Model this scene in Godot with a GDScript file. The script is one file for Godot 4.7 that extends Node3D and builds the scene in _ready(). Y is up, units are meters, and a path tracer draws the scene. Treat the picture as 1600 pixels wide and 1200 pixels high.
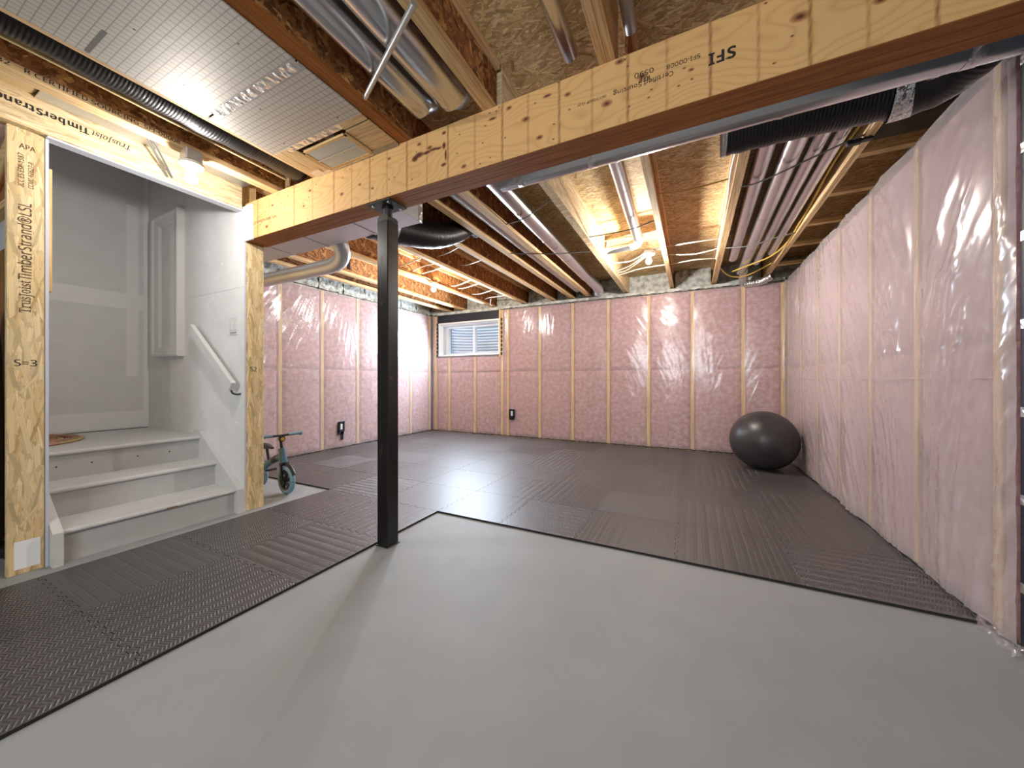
extends Node3D
# Unfinished basement: painted slab with foam mats, pink batts under clear poly on three walls, open joists, ducts, stair.
# World: x right, y up, -z towards the window wall. Metres.

const WX := 1.205      # face of the right wall
const WZ := -6.3       # face of the back wall
const WL := -5.15      # face of the left wall
const JY := 2.625      # underside of the joists
const SY := 2.93       # underside of the subfloor
const WT := 2.53       # top of the stud walls

var mats := {}
var used := {}
var rng := RandomNumberGenerator.new()

# ---------------------------------------------------------------- mesh builder
class MB:
	var v := PackedVector3Array()
	var n := PackedVector3Array()
	var uv := PackedVector2Array()
	var ix := PackedInt32Array()
	func vert(p: Vector3, nn: Vector3, u := Vector2.ZERO) -> int:
		v.append(p); n.append(nn); uv.append(u)
		return v.size() - 1
	func face(pts: Array, outward: Vector3, uvs := []) -> void:
		# flat convex polygon whose front looks along outward
		var a: Vector3 = pts[0]
		var b: Vector3 = pts[1]
		var c: Vector3 = pts[2]
		var nn := (c - a).cross(b - a)
		if nn.length_squared() < 1e-16 and pts.size() > 3:
			nn = ((pts[3] as Vector3) - a).cross(c - a)
		nn = nn.normalized()
		var flip := nn.dot(outward) < 0.0
		if flip:
			nn = -nn
		var s := v.size()
		for i in pts.size():
			vert(pts[i], nn, uvs[i] if uvs.size() else Vector2.ZERO)
		for i in range(1, pts.size() - 1):
			if flip:
				ix.append_array([s, s + i + 1, s + i])
			else:
				ix.append_array([s, s + i, s + i + 1])
	func box(lo: Vector3, hi: Vector3, bevel := 0.0, xf := Transform3D.IDENTITY) -> void:
		var c := (lo + hi) * 0.5
		var h := (hi - lo) * 0.5
		var b := minf(bevel, minf(h.x, minf(h.y, h.z)) * 0.45)
		for ax in 3:
			var a1 := (ax + 1) % 3
			var a2 := (ax + 2) % 3
			for s in [-1.0, 1.0]:
				var q := []
				for k in [[-1, -1], [1, -1], [1, 1], [-1, 1]]:
					var p := Vector3.ZERO
					p[ax] = s * h[ax]
					p[a1] = k[0] * (h[a1] - b)
					p[a2] = k[1] * (h[a2] - b)
					q.append(xf * (c + p))
				var o := Vector3.ZERO
				o[ax] = s
				face(q, xf.basis * o)
				if b > 0.0:
					for t in [-1.0, 1.0]:  # the edge between faces s*ax and t*a1
						var e := []
						for k in [[0, -1], [1, -1], [1, 1], [0, 1]]:
							var p := Vector3.ZERO
							p[ax] = s * (h[ax] if k[0] == 0 else h[ax] - b)
							p[a1] = t * (h[a1] - b if k[0] == 0 else h[a1])
							p[a2] = k[1] * (h[a2] - b)
							e.append(xf * (c + p))
						var o2 := Vector3.ZERO
						o2[ax] = s; o2[a1] = t
						face(e, xf.basis * o2)
		if b > 0.0:
			for sx in [-1.0, 1.0]:
				for sy in [-1.0, 1.0]:
					for sz in [-1.0, 1.0]:
						var sg := Vector3(sx, sy, sz)
						face([xf * (c + sg * Vector3(h.x, h.y - b, h.z - b)), xf * (c + sg * Vector3(h.x - b, h.y, h.z - b)), xf * (c + sg * Vector3(h.x - b, h.y - b, h.z))], xf.basis * sg)
	func tube(pts: Array, rad, sides := 12, caps := true, squash := 1.0) -> void:
		# sweep a circle along pts; rad is a number or one number per point
		var prev := Vector3.UP
		var rings := []
		var len := 0.0
		for i in pts.size():
			var p: Vector3 = pts[i]
			var d: Vector3 = (pts[mini(i + 1, pts.size() - 1)] - pts[maxi(i - 1, 0)]).normalized()
			if i == 0:
				prev = Vector3.UP if absf(d.y) < 0.9 else Vector3.RIGHT
			else:
				len += p.distance_to(pts[i - 1])
			var s := d.cross(prev).normalized()
			var up := s.cross(d).normalized()
			prev = up
			var r: float = rad if (rad is float or rad is int) else rad[i]
			var ring := []
			for k in sides + 1:
				var a := TAU * k / sides
				var o := s * cos(a) + up * sin(a) * squash
				ring.append(vert(p + o * r, (s * cos(a) + up * sin(a) / squash).normalized(), Vector2(len, float(k) / sides)))
			rings.append(ring)
		for i in pts.size() - 1:
			for k in sides:
				var a: int = rings[i][k]
				var b: int = rings[i][k + 1]
				var c: int = rings[i + 1][k + 1]
				var e: int = rings[i + 1][k]
				ix.append_array([a, b, c, a, c, e])
		if caps:
			for e in [0, pts.size() - 1]:
				var q := []
				for k in sides:
					q.append(v[rings[e][k]])
				var o: Vector3 = (pts[0] - pts[1]) if e == 0 else (pts[e] - pts[e - 1])
				face(q, o)
	func lathe(prof: Array, seg := 24, xf := Transform3D.IDENTITY) -> void:
		# profile of Vector2(radius, height) turned about local y, smooth
		var m := prof.size()
		var base := v.size()
		for i in m:
			var p: Vector2 = prof[i]
			var t: Vector2 = (prof[mini(i + 1, m - 1)] - prof[maxi(i - 1, 0)]).normalized()
			for k in seg + 1:
				var a := TAU * k / seg
				var nn := Vector3(cos(a) * t.y, -t.x, sin(a) * t.y)
				vert(xf * Vector3(cos(a) * p.x, p.y, sin(a) * p.x), (xf.basis * nn).normalized(), Vector2(float(k) / seg, float(i) / m))
		for i in m - 1:
			for k in seg:
				var a := base + i * (seg + 1) + k
				ix.append_array([a, a + 1, a + seg + 1, a + 1, a + seg + 2, a + seg + 1])
	func prism(poly: PackedVector2Array, z0: float, z1: float, xf := Transform3D.IDENTITY) -> void:
		var tr := Geometry2D.triangulate_polygon(poly)
		for z in [z0, z1]:
			for i in range(0, tr.size(), 3):
				var q := []
				for k in 3:
					var p := poly[tr[i + k]]
					q.append(xf * Vector3(p.x, p.y, z))
				face(q, xf.basis * Vector3(0, 0, -1 if z == z0 else 1))
		var cw := Geometry2D.is_polygon_clockwise(poly)
		for i in poly.size():
			var a := poly[i]
			var b := poly[(i + 1) % poly.size()]
			var e := (b - a).orthogonal()   # (y, -x)
			var o := Vector3(e.x, e.y, 0) * (-1.0 if cw else 1.0)
			face([xf * Vector3(a.x, a.y, z0), xf * Vector3(b.x, b.y, z0), xf * Vector3(b.x, b.y, z1), xf * Vector3(a.x, a.y, z1)], xf.basis * o)
	func grid(nu: int, nv: int, f: Callable, outward: Vector3) -> void:
		var base := v.size()
		var P := []
		for j in nv + 1:
			for i in nu + 1:
				P.append(f.call(float(i) / nu, float(j) / nv))
		for j in nv + 1:
			for i in nu + 1:
				var du: Vector3 = P[j * (nu + 1) + mini(i + 1, nu)] - P[j * (nu + 1) + maxi(i - 1, 0)]
				var dv: Vector3 = P[mini(j + 1, nv) * (nu + 1) + i] - P[maxi(j - 1, 0) * (nu + 1) + i]
				var nn := du.cross(dv).normalized()
				if nn.dot(outward) < 0.0:
					nn = -nn
				vert(P[j * (nu + 1) + i], nn, Vector2(float(i) / nu, float(j) / nv))
		var a0: Vector3 = P[0]
		var a1: Vector3 = P[1]
		var a2: Vector3 = P[nu + 1]
		var flip := (a2 - a0).cross(a1 - a0).dot(outward) < 0.0
		for j in nv:
			for i in nu:
				var a := base + j * (nu + 1) + i
				var b := a + 1
				var c := a + nu + 2
				var d := a + nu + 1
				if flip:
					ix.append_array([a, c, b, a, d, c])
				else:
					ix.append_array([a, b, c, a, c, d])
	func mesh() -> ArrayMesh:
		var arr := []
		arr.resize(Mesh.ARRAY_MAX)
		arr[Mesh.ARRAY_VERTEX] = v
		arr[Mesh.ARRAY_NORMAL] = n
		arr[Mesh.ARRAY_TEX_UV] = uv
		arr[Mesh.ARRAY_INDEX] = ix
		var m := ArrayMesh.new()
		m.add_surface_from_arrays(Mesh.PRIMITIVE_TRIANGLES, arr)
		return m

# ---------------------------------------------------------------- naming
func numbered(called: String) -> String:
	used[called] = used.get(called, -1) + 1
	return called if used[called] == 0 else "%s_%03d" % [called, used[called]]

func tag(o: Node3D, label: String, category: String, group := "") -> Node3D:
	o.set_meta("label", label)
	o.set_meta("category", category)
	if group:
		o.set_meta("group", group)
	return o

func thing(called: String, label: String, category: String, at := Vector3.ZERO, group := "") -> Node3D:
	var o := Node3D.new()
	o.name = numbered(called)
	add_child(o)
	o.position = at
	return tag(o, label, category, group)

func place() -> Node3D:
	return null

func struct(called: String) -> Node3D:
	var o := Node3D.new()
	o.name = called
	o.set_meta("kind", "structure")
	add_child(o)
	return o

# a mesh under a thing; geometry is written in world coordinates and moved to the parent's own
func part(called: String, mb, mat: Material, parent: Node3D, kind := "") -> MeshInstance3D:
	var o := MeshInstance3D.new()
	if parent == self:
		o.name = numbered(called)
	else:
		var k := 0
		for c in parent.get_children():
			if str(c.name) == called or str(c.name).begins_with(called + "_0"):
				k += 1
		o.name = called if k == 0 else "%s_%03d" % [called, k]
	o.mesh = mb.mesh() if mb is MB else mb
	o.material_override = mat
	parent.add_child(o)
	if parent != self and mb is MB:
		var t := Transform3D.IDENTITY
		var q: Node = parent
		while q is Node3D and q != self:
			t = q.transform * t
			q = q.get_parent()
		o.transform = t.affine_inverse()
	if kind:
		o.set_meta("kind", kind)
	return o

func bx(lo: Vector3, hi: Vector3, bevel := 0.0) -> MB:
	var m := MB.new()
	m.box(Vector3(minf(lo.x, hi.x), minf(lo.y, hi.y), minf(lo.z, hi.z)), Vector3(maxf(lo.x, hi.x), maxf(lo.y, hi.y), maxf(lo.z, hi.z)), bevel)
	return m

func tb(pts: Array, rad, sides := 12, caps := true) -> MB:
	var m := MB.new()
	m.tube(pts, rad, sides, caps)
	return m

func smooth_path(pts: Array, per := 8) -> Array:
	var out := []
	for i in pts.size() - 1:
		var p0: Vector3 = pts[maxi(i - 1, 0)]
		var p1: Vector3 = pts[i]
		var p2: Vector3 = pts[i + 1]
		var p3: Vector3 = pts[mini(i + 2, pts.size() - 1)]
		for k in per:
			out.append(p1.cubic_interpolate(p2, p0, p3, float(k) / per))
	out.append(pts[pts.size() - 1])
	return out

# ---------------------------------------------------------------- textures
func img_tex(im: Image) -> ImageTexture:
	return ImageTexture.create_from_image(im)

func noise_img(w: int, h: int, freq: float, sd: int, oct := 4, type := FastNoiseLite.TYPE_SIMPLEX_SMOOTH) -> Image:
	var f := FastNoiseLite.new()
	f.seed = sd
	f.noise_type = type
	f.frequency = freq
	f.fractal_octaves = oct
	return f.get_seamless_image(w, h)

# remap the grey of an image through a gradient
func ramp(im: Image, stops: Array) -> Image:
	var lut := PackedByteArray()
	for i in 256:
		var t := i / 255.0
		var c: Color = stops[0][1]
		for k in stops.size() - 1:
			if t >= stops[k][0]:
				c = (stops[k][1] as Color).lerp(stops[k + 1][1], clampf((t - stops[k][0]) / (stops[k + 1][0] - stops[k][0]), 0.0, 1.0))
		lut.append(int(c.r * 255.0)); lut.append(int(c.g * 255.0)); lut.append(int(c.b * 255.0))
	im.convert(Image.FORMAT_L8)
	var src := im.get_data()
	var dst := PackedByteArray()
	dst.resize(src.size() * 3)
	for i in src.size():
		var g := src[i] * 3
		dst[i * 3] = lut[g]; dst[i * 3 + 1] = lut[g + 1]; dst[i * 3 + 2] = lut[g + 2]
	return Image.create_from_data(im.get_width(), im.get_height(), false, Image.FORMAT_RGB8, dst)

# wood flakes pressed into a board: returns [colour, height]
func flakes(size: int, count: int, lmin: float, lmax: float, wmin: float, wmax: float, spread: float, cols: Array, sd: int, edge_dark := 0.80) -> Array:
	var r := RandomNumberGenerator.new()
	r.seed = sd
	var col := PackedByteArray()
	col.resize(size * size * 3)
	var hgt := PackedByteArray()
	hgt.resize(size * size)
	var base: Color = cols[0]
	for i in size * size:
		col[i * 3] = int(base.r * 255); col[i * 3 + 1] = int(base.g * 255); col[i * 3 + 2] = int(base.b * 255)
		hgt[i] = 60
	for q in count:
		var cx := r.randf() * size
		var cy := r.randf() * size
		var L := r.randf_range(lmin, lmax)
		var W := r.randf_range(wmin, wmax)
		var a := r.randfn(0.0, spread)
		var c: Color = cols[r.randi() % cols.size()]
		c = c.lightened(r.randf() * 0.12) if r.randf() < 0.5 else c.darkened(r.randf() * 0.18)
		var hh := r.randi_range(90, 230)
		var ca := cos(a)
		var sa := sin(a)
		var skew := r.randf_range(-0.5, 0.5)
		for j in int(W):
			var t := (j + 0.5) / W - 0.5
			var sh := 1.0 + r.randf_range(-0.07, 0.07)
			var edge: float = edge_dark if (j == 0 or j == int(W) - 1) else sh
			var cr := int(clampf(c.r * edge, 0, 1) * 255)
			var cg := int(clampf(c.g * edge, 0, 1) * 255)
			var cb := int(clampf(c.b * edge, 0, 1) * 255)
			for k in int(L):
				var s := k - L * 0.5 + skew * t * W * 2.0
				var x := posmod(int(cx + s * ca - t * W * sa), size)
				var y := posmod(int(cy + s * sa + t * W * ca), size)
				var i := y * size + x
				col[i * 3] = cr; col[i * 3 + 1] = cg; col[i * 3 + 2] = cb
				hgt[i] = hh
	return [Image.create_from_data(size, size, false, Image.FORMAT_RGB8, col), Image.create_from_data(size, size, false, Image.FORMAT_L8, hgt)]

func mat(key: String, color: Color, rough := 0.8, metal := 0.0) -> StandardMaterial3D:
	var m := StandardMaterial3D.new()
	m.resource_name = key
	m.albedo_color = color
	m.roughness = rough
	m.metallic = metal
	mats[key] = m
	return m

func tri(m: StandardMaterial3D, tex: Texture2D, scale: Vector3, bump: Texture2D = null, bump_cm := 0.0) -> StandardMaterial3D:
	m.albedo_texture = tex
	m.uv1_triplanar = true
	m.uv1_world_triplanar = true
	m.uv1_triplanar_sharpness = 8.0
	m.uv1_scale = scale
	if bump:
		m.heightmap_enabled = true
		m.heightmap_texture = bump
		m.heightmap_scale = bump_cm
	return m

func make_materials() -> void:
	# lumber: long streaks; one material for each direction of the grain
	var g := ramp(noise_img(512, 512, 0.012, 11, 5), [[0.0, Color(0.74, 0.61, 0.46)], [0.35, Color(0.83, 0.72, 0.57)], [0.6, Color(0.89, 0.79, 0.64)], [1.0, Color(0.95, 0.87, 0.75)]])
	var wood := img_tex(g)
	for a in [["x", Vector3(0.35, 7, 7)], ["y", Vector3(7, 0.35, 7)], ["z", Vector3(7, 7, 0.35)]]:
		tri(mat("lumber_" + a[0], Color(0.97, 0.93, 0.85), 0.75), wood, a[1])
		tri(mat("flange_" + a[0], Color(1.0, 0.95, 0.87), 0.75), wood, a[1])
		tri(mat("stud_" + a[0], Color(1.0, 0.95, 0.83), 0.8), wood, a[1])
		tri(mat("brown_" + a[0], Color(0.76, 0.53, 0.29), 0.7), wood, a[1])
	# strand boards
	var osb := flakes(512, 2600, 26, 78, 7, 20, 1.2, [Color(0.62, 0.43, 0.26), Color(0.74, 0.55, 0.35), Color(0.54, 0.36, 0.21), Color(0.82, 0.65, 0.44), Color(0.68, 0.49, 0.30), Color(0.44, 0.29, 0.16)], 5)
	var osb_c := img_tex(osb[0])
	var osb_h := img_tex(osb[1])
	tri(mat("web", Color(1.0, 0.91, 0.79), 0.7), osb_c, Vector3(1.5, 1.5, 1.5), osb_h, 0.06)
	var sub := flakes(512, 2600, 26, 90, 6, 16, 0.5, [Color(0.85, 0.75, 0.57), Color(0.89, 0.80, 0.63), Color(0.80, 0.68, 0.50), Color(0.93, 0.85, 0.70), Color(0.73, 0.60, 0.42)], 8)
	tri(mat("subfloor", Color(1.0, 0.97, 0.90), 0.75), img_tex(sub[0]), Vector3(1.6, 1.6, 1.6), img_tex(sub[1]), 0.06)
	# laminated strand lumber: long strands mostly along the piece
	var lsl := flakes(512, 1500, 50, 170, 8, 26, 0.30, [Color(0.88, 0.79, 0.61), Color(0.90, 0.81, 0.64), Color(0.87, 0.77, 0.58), Color(0.84, 0.72, 0.52), Color(0.92, 0.84, 0.68), Color(0.89, 0.80, 0.62)], 21, 0.93)
	var lsl_c := img_tex(lsl[0])
	var lsl_h := img_tex(lsl[1])
	var up: Image = (lsl[0] as Image).duplicate()
	up.rotate_90(CLOCKWISE)
	tri(mat("lsl_post", Color(1.0, 0.985, 0.95), 0.7), img_tex(up), Vector3(2.2, 1.3, 2.2), null, 0.0)
	tri(mat("lsl_flat", Color(1.0, 0.99, 0.99), 0.7), lsl_c, Vector3(1.2, 3.4, 1.2), lsl_h, 0.03)
	tri(mat("plywood", Color(0.74, 0.58, 0.40), 0.75), wood, Vector3(1.4, 0.5, 1.4))
	# painted slab
	var slab := ramp(noise_img(512, 512, 0.010, 31, 5), [[0.0, Color(0.96, 0.96, 0.96)], [0.5, Color(0.98, 0.98, 0.98)], [1.0, Color(1, 1, 1)]])
	tri(mat("slab", Color(0.595, 0.603, 0.607), 0.62), img_tex(slab), Vector3(0.6, 0.6, 0.6))
	# foam tread: bands of short slanted ribs
	var rib := Image.create(128, 128, false, Image.FORMAT_L8)
	for y in 128:
		for x in 128:
			var band := x / 32
			var u := (x % 32) - 16.0
			var sl: float = 0.42 if band % 2 == 0 else -0.42
			var t := fposmod(y + u * sl + (0.0 if band % 2 == 0 else 6.0), 12.8) - 6.4
			var e := 1.0 - smoothstep(2.0, 3.4, absf(t))
			e *= 1.0 - smoothstep(11.5, 14.5, absf(u))
			rib.set_pixel(x, y, Color(e, e, e))
	var rib_t := img_tex(rib)
	for q in [["foam_0", 0.0], ["foam_1", 0.012], ["foam_2", -0.014]]:
		var m := mat(q[0], Color(0.268 + q[1], 0.248 + q[1], 0.246 + q[1]), 0.40)
		m.metallic_specular = 0.8
		m.heightmap_enabled = true
		m.heightmap_texture = rib_t
		m.heightmap_scale = 0.22
		m.uv1_scale = Vector3(7, 7, 7)
	mat("foam_side", Color(0.13, 0.125, 0.12), 0.7)
	# batts
	var fuzz := ramp(noise_img(512, 512, 0.020, 41, 7), [[0.0, Color(0.70, 0.53, 0.53)], [0.35, Color(0.785, 0.62, 0.62)], [0.6, Color(0.82, 0.67, 0.67)], [1.0, Color(0.90, 0.79, 0.785)]])
	var fuzz_h := noise_img(512, 512, 0.05, 43, 4)
	fuzz_h.convert(Image.FORMAT_L8)
	tri(mat("batt", Color(0.92, 0.90, 0.905), 0.95), img_tex(fuzz), Vector3(1.1, 1.1, 1.1), img_tex(fuzz_h), 0.3)
	# clear poly: a thin smooth sheet with a little milkiness; milkier side-wall copies paint in glancing-light haze
	var crease := noise_img(512, 512, 0.010, 47, 3)
	crease.convert(Image.FORMAT_L8)
	for q in [["poly", 0.22], ["poly_left_haze", 0.32], ["poly_right_haze", 0.44]]:
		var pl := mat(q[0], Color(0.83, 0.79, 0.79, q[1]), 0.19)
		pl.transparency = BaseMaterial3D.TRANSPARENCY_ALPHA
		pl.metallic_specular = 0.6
	# metal
	mat("galv", Color(0.80, 0.81, 0.82), 0.24, 0.95)
	mat("galv_dull", Color(0.78, 0.79, 0.80), 0.40, 0.85)
	mat("duct_white", Color(0.80, 0.80, 0.82), 0.35, 0.55)
	var crk := noise_img(128, 128, 0.035, 57, 4)
	crk.convert(Image.FORMAT_L8)
	var ft := mat("foil_tape", Color(0.86, 0.86, 0.86), 0.32, 0.9)
	ft.heightmap_enabled = true
	ft.heightmap_texture = img_tex(crk)
	ft.heightmap_scale = 0.8
	ft.uv1_triplanar = true
	ft.uv1_world_triplanar = true
	ft.uv1_scale = Vector3(3, 3, 3)
	var fc := ft.duplicate() as StandardMaterial3D
	fc.resource_name = "foil_crinkle"
	fc.heightmap_scale = 1.3
	fc.roughness = 0.22
	fc.uv1_scale = Vector3(6, 6, 6)
	mats["foil_crinkle"] = fc
	mat("strap", Color(0.62, 0.62, 0.62), 0.35, 0.8)
	# bubble foil with a printed grid
	var foil := Image.create(256, 256, false, Image.FORMAT_RGB8)
	foil.fill(Color(0.86, 0.84, 0.81))
	for k in 16:
		foil.fill_rect(Rect2i(k * 16, 0, 2, 256), Color(0.68, 0.65, 0.63))
		foil.fill_rect(Rect2i(0, k * 16, 256, 2), Color(0.70, 0.67, 0.65))
	foil.fill_rect(Rect2i(100, 60, 6, 4), Color(0.45, 0.43, 0.42))
	foil.fill_rect(Rect2i(190, 180, 6, 4), Color(0.45, 0.43, 0.42))
	var fm := tri(mat("foil", Color(0.95, 0.95, 0.95), 0.55, 0.40), img_tex(foil), Vector3(2.0, 2.0, 2.0))
	var bub := noise_img(128, 128, 0.05, 51, 2)
	bub.convert(Image.FORMAT_L8)
	fm.heightmap_enabled = true
	fm.heightmap_texture = img_tex(bub)
	fm.heightmap_scale = 0.04
	# black flexible duct: ribbed, crinkled jacket
	var ring := Image.create(64, 64, false, Image.FORMAT_L8)
	var wr := noise_img(64, 64, 0.06, 53, 3)
	for y in 64:
		for x in 64:
			var s := 0.5 + 0.5 * cos(TAU * x / 16.0)
			ring.set_pixel(x, y, Color.WHITE * (0.65 * s + 0.35 * wr.get_pixel(x, y).r))
	var fx := mat("flex", Color(0.10, 0.088, 0.092), 0.38)
	fx.heightmap_enabled = true
	fx.heightmap_texture = img_tex(ring)
	fx.heightmap_scale = 0.14
	fx.uv1_scale = Vector3(16, 3, 1)
	# drywall, paint, plastics
	var gyp := ramp(noise_img(256, 256, 0.02, 61, 4), [[0.0, Color(0.96, 0.96, 0.96)], [1.0, Color(1, 1, 1)]])
	tri(mat("drywall", Color(0.92, 0.92, 0.92), 0.85), img_tex(gyp), Vector3(0.7, 0.7, 0.7))
	mat("gyp_edge", Color(0.80, 0.81, 0.85), 0.9)
	mat("mud", Color(0.96, 0.96, 0.96), 0.8)
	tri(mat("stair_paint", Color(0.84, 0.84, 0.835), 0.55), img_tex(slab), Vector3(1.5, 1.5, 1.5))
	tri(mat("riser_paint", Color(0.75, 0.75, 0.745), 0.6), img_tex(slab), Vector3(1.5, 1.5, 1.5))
	mat("white_paint", Color(0.86, 0.86, 0.855), 0.45)
	mat("vinyl", Color(0.84, 0.86, 0.88), 0.4)
	mat("black_steel", Color(0.10, 0.092, 0.092), 0.33)
	mat("dark_steel", Color(0.22, 0.22, 0.20), 0.45, 0.3)
	mat("navy", Color(0.07, 0.075, 0.13), 0.55)
	mat("box_blue", Color(0.05, 0.07, 0.13), 0.45)
	mat("black_rubber", Color(0.20, 0.19, 0.195), 0.38)
	mat("ink", Color(0.14, 0.12, 0.10), 0.8)
	mat("ink_brown", Color(0.34, 0.24, 0.15), 0.8)
	mat("bead", Color(0.05, 0.05, 0.045), 0.5)
	mat("cable_white", Color(0.88, 0.86, 0.80), 0.5)
	mat("cable_yellow", Color(0.80, 0.66, 0.30), 0.5)
	mat("cable_grey", Color(0.50, 0.49, 0.47), 0.5)
	mat("porcelain", Color(0.92, 0.91, 0.88), 0.3)
	var fo := ramp(noise_img(256, 256, 0.02, 71, 5), [[0.0, Color(0.60, 0.60, 0.57)], [0.5, Color(0.80, 0.80, 0.77)], [1.0, Color(0.92, 0.92, 0.90)]])
	var fo_h := noise_img(256, 256, 0.03, 72, 4)
	fo_h.convert(Image.FORMAT_L8)
	tri(mat("rim_foam", Color(0.95, 0.96, 0.96), 0.9), img_tex(fo), Vector3(1.5, 1.5, 1.5), img_tex(fo_h), 1.2)
	tri(mat("concrete", Color(0.55, 0.55, 0.53), 0.9), img_tex(fo), Vector3(0.7, 0.7, 0.7))
	mat("kraft", Color(0.80, 0.70, 0.50), 0.9)
	var b := mat("bulb_glow", Color(1, 0.97, 0.9), 0.4)
	b.emission_enabled = true
	b.emission = Color(1.0, 0.95, 0.86)
	b.emission_energy_multiplier = 14.0
	var gl := mat("glass", Color(0.9, 0.95, 0.95, 0.04), 0.03)
	gl.transparency = BaseMaterial3D.TRANSPARENCY_ALPHA
	var dg := mat("added_glow_glass", Color(0.9, 0.95, 1.0), 0.1)  # glow for the pane of the added window
	dg.emission_enabled = true
	dg.emission = Color(0.93, 0.97, 1.0)
	dg.emission_energy_multiplier = 2.0
	mat("well_steel", Color(0.80, 0.81, 0.81), 0.55, 0.2)
	mat("gravel", Color(0.5, 0.48, 0.45), 0.9)
	mat("bike_blue", Color(0.27, 0.42, 0.50), 0.4)
	mat("tyre_blue", Color(0.42, 0.55, 0.62), 0.6)
	mat("bike_black", Color(0.035, 0.035, 0.035), 0.4)
	mat("bike_yellow", Color(0.80, 0.62, 0.22), 0.5)
	mat("bag", Color(0.17, 0.20, 0.24), 0.55)

# ---------------------------------------------------------------- lettering
func lettering(parent: Node3D, s: String, size: float, at: Vector3, right: Vector3, up: Vector3, m: Material, called := "printed_text", wide := 1.0, font := "Droid Sans", style := 400, slant := 0.0) -> void:
	var t := TextMesh.new()
	t.text = s
	var f := SystemFont.new()
	f.font_names = PackedStringArray([font])
	f.font_weight = style
	t.font = f
	t.font_size = 24
	t.pixel_size = size / 18.0
	t.depth = 0.0012
	t.curve_step = 2.0
	t.horizontal_alignment = HORIZONTAL_ALIGNMENT_LEFT
	t.vertical_alignment = VERTICAL_ALIGNMENT_BOTTOM
	var o := part(called, t, m, parent)
	var fwd := right.cross(up)
	var b := Basis(right * wide, up + right * slant, fwd)
	var w := Transform3D(b, at - up * size * 0.30)
	var pt := Transform3D.IDENTITY
	var q: Node = parent
	while q is Node3D and q != self:
		pt = q.transform * pt
		q = q.get_parent()
	o.transform = pt.affine_inverse() * w

# ---------------------------------------------------------------- lamps
func bulb_lamp(at: Vector3, label: String, energy: float, box_to := Vector3.ZERO) -> void:
	# at = centre of the glass; a porcelain holder above it
	var t := thing("bulb_lamp", label, "lamp", at)
	var h := MB.new()
	h.lathe([Vector2(0.0, 0.040), Vector2(0.020, 0.041), Vector2(0.026, 0.052), Vector2(0.032, 0.072), Vector2(0.058, 0.076), Vector2(0.066, 0.084), Vector2(0.066, 0.096), Vector2(0.060, 0.100), Vector2(0.0, 0.1005)], 32, Transform3D(Basis.IDENTITY, at))
	part("lamp_holder", h, mats.porcelain, t)
	var b := MB.new()
	var pr := []
	for i in 13:
		var a := PI * i / 12.0
		pr.append(Vector2(0.035 * sin(a) * (1.0 if i < 7 else 1.0 - 0.10 * (i - 6) / 6.0), -0.035 * cos(a) if i < 7 else 0.045 * -cos(a)))
	b.lathe(pr, 24, Transform3D(Basis.IDENTITY, at))
	part("glass_bulb", b, mats.bulb_glow, t)
	if box_to != Vector3.ZERO:
		part("junction_box", bx(Vector3(at.x - 0.045, at.y + 0.101, at.z - 0.045), Vector3(at.x + 0.045, box_to.y - 0.006, at.z + 0.045), 0.006), mats.galv_dull, t)
		part("box_bracket", bx(Vector3(minf(at.x, box_to.x) - 0.012, box_to.y - 0.006, at.z - 0.012), Vector3(maxf(at.x, box_to.x) + 0.012, box_to.y, at.z + 0.012)), mats.strap, t)
	var l := OmniLight3D.new()
	l.name = "light"
	l.light_color = Color(1.0, 0.98, 0.955)
	l.light_energy = energy
	l.light_size = 0.03
	l.omni_range = 14.0
	l.omni_attenuation = 2.0
	l.shadow_enabled = true
	t.add_child(l)

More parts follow.
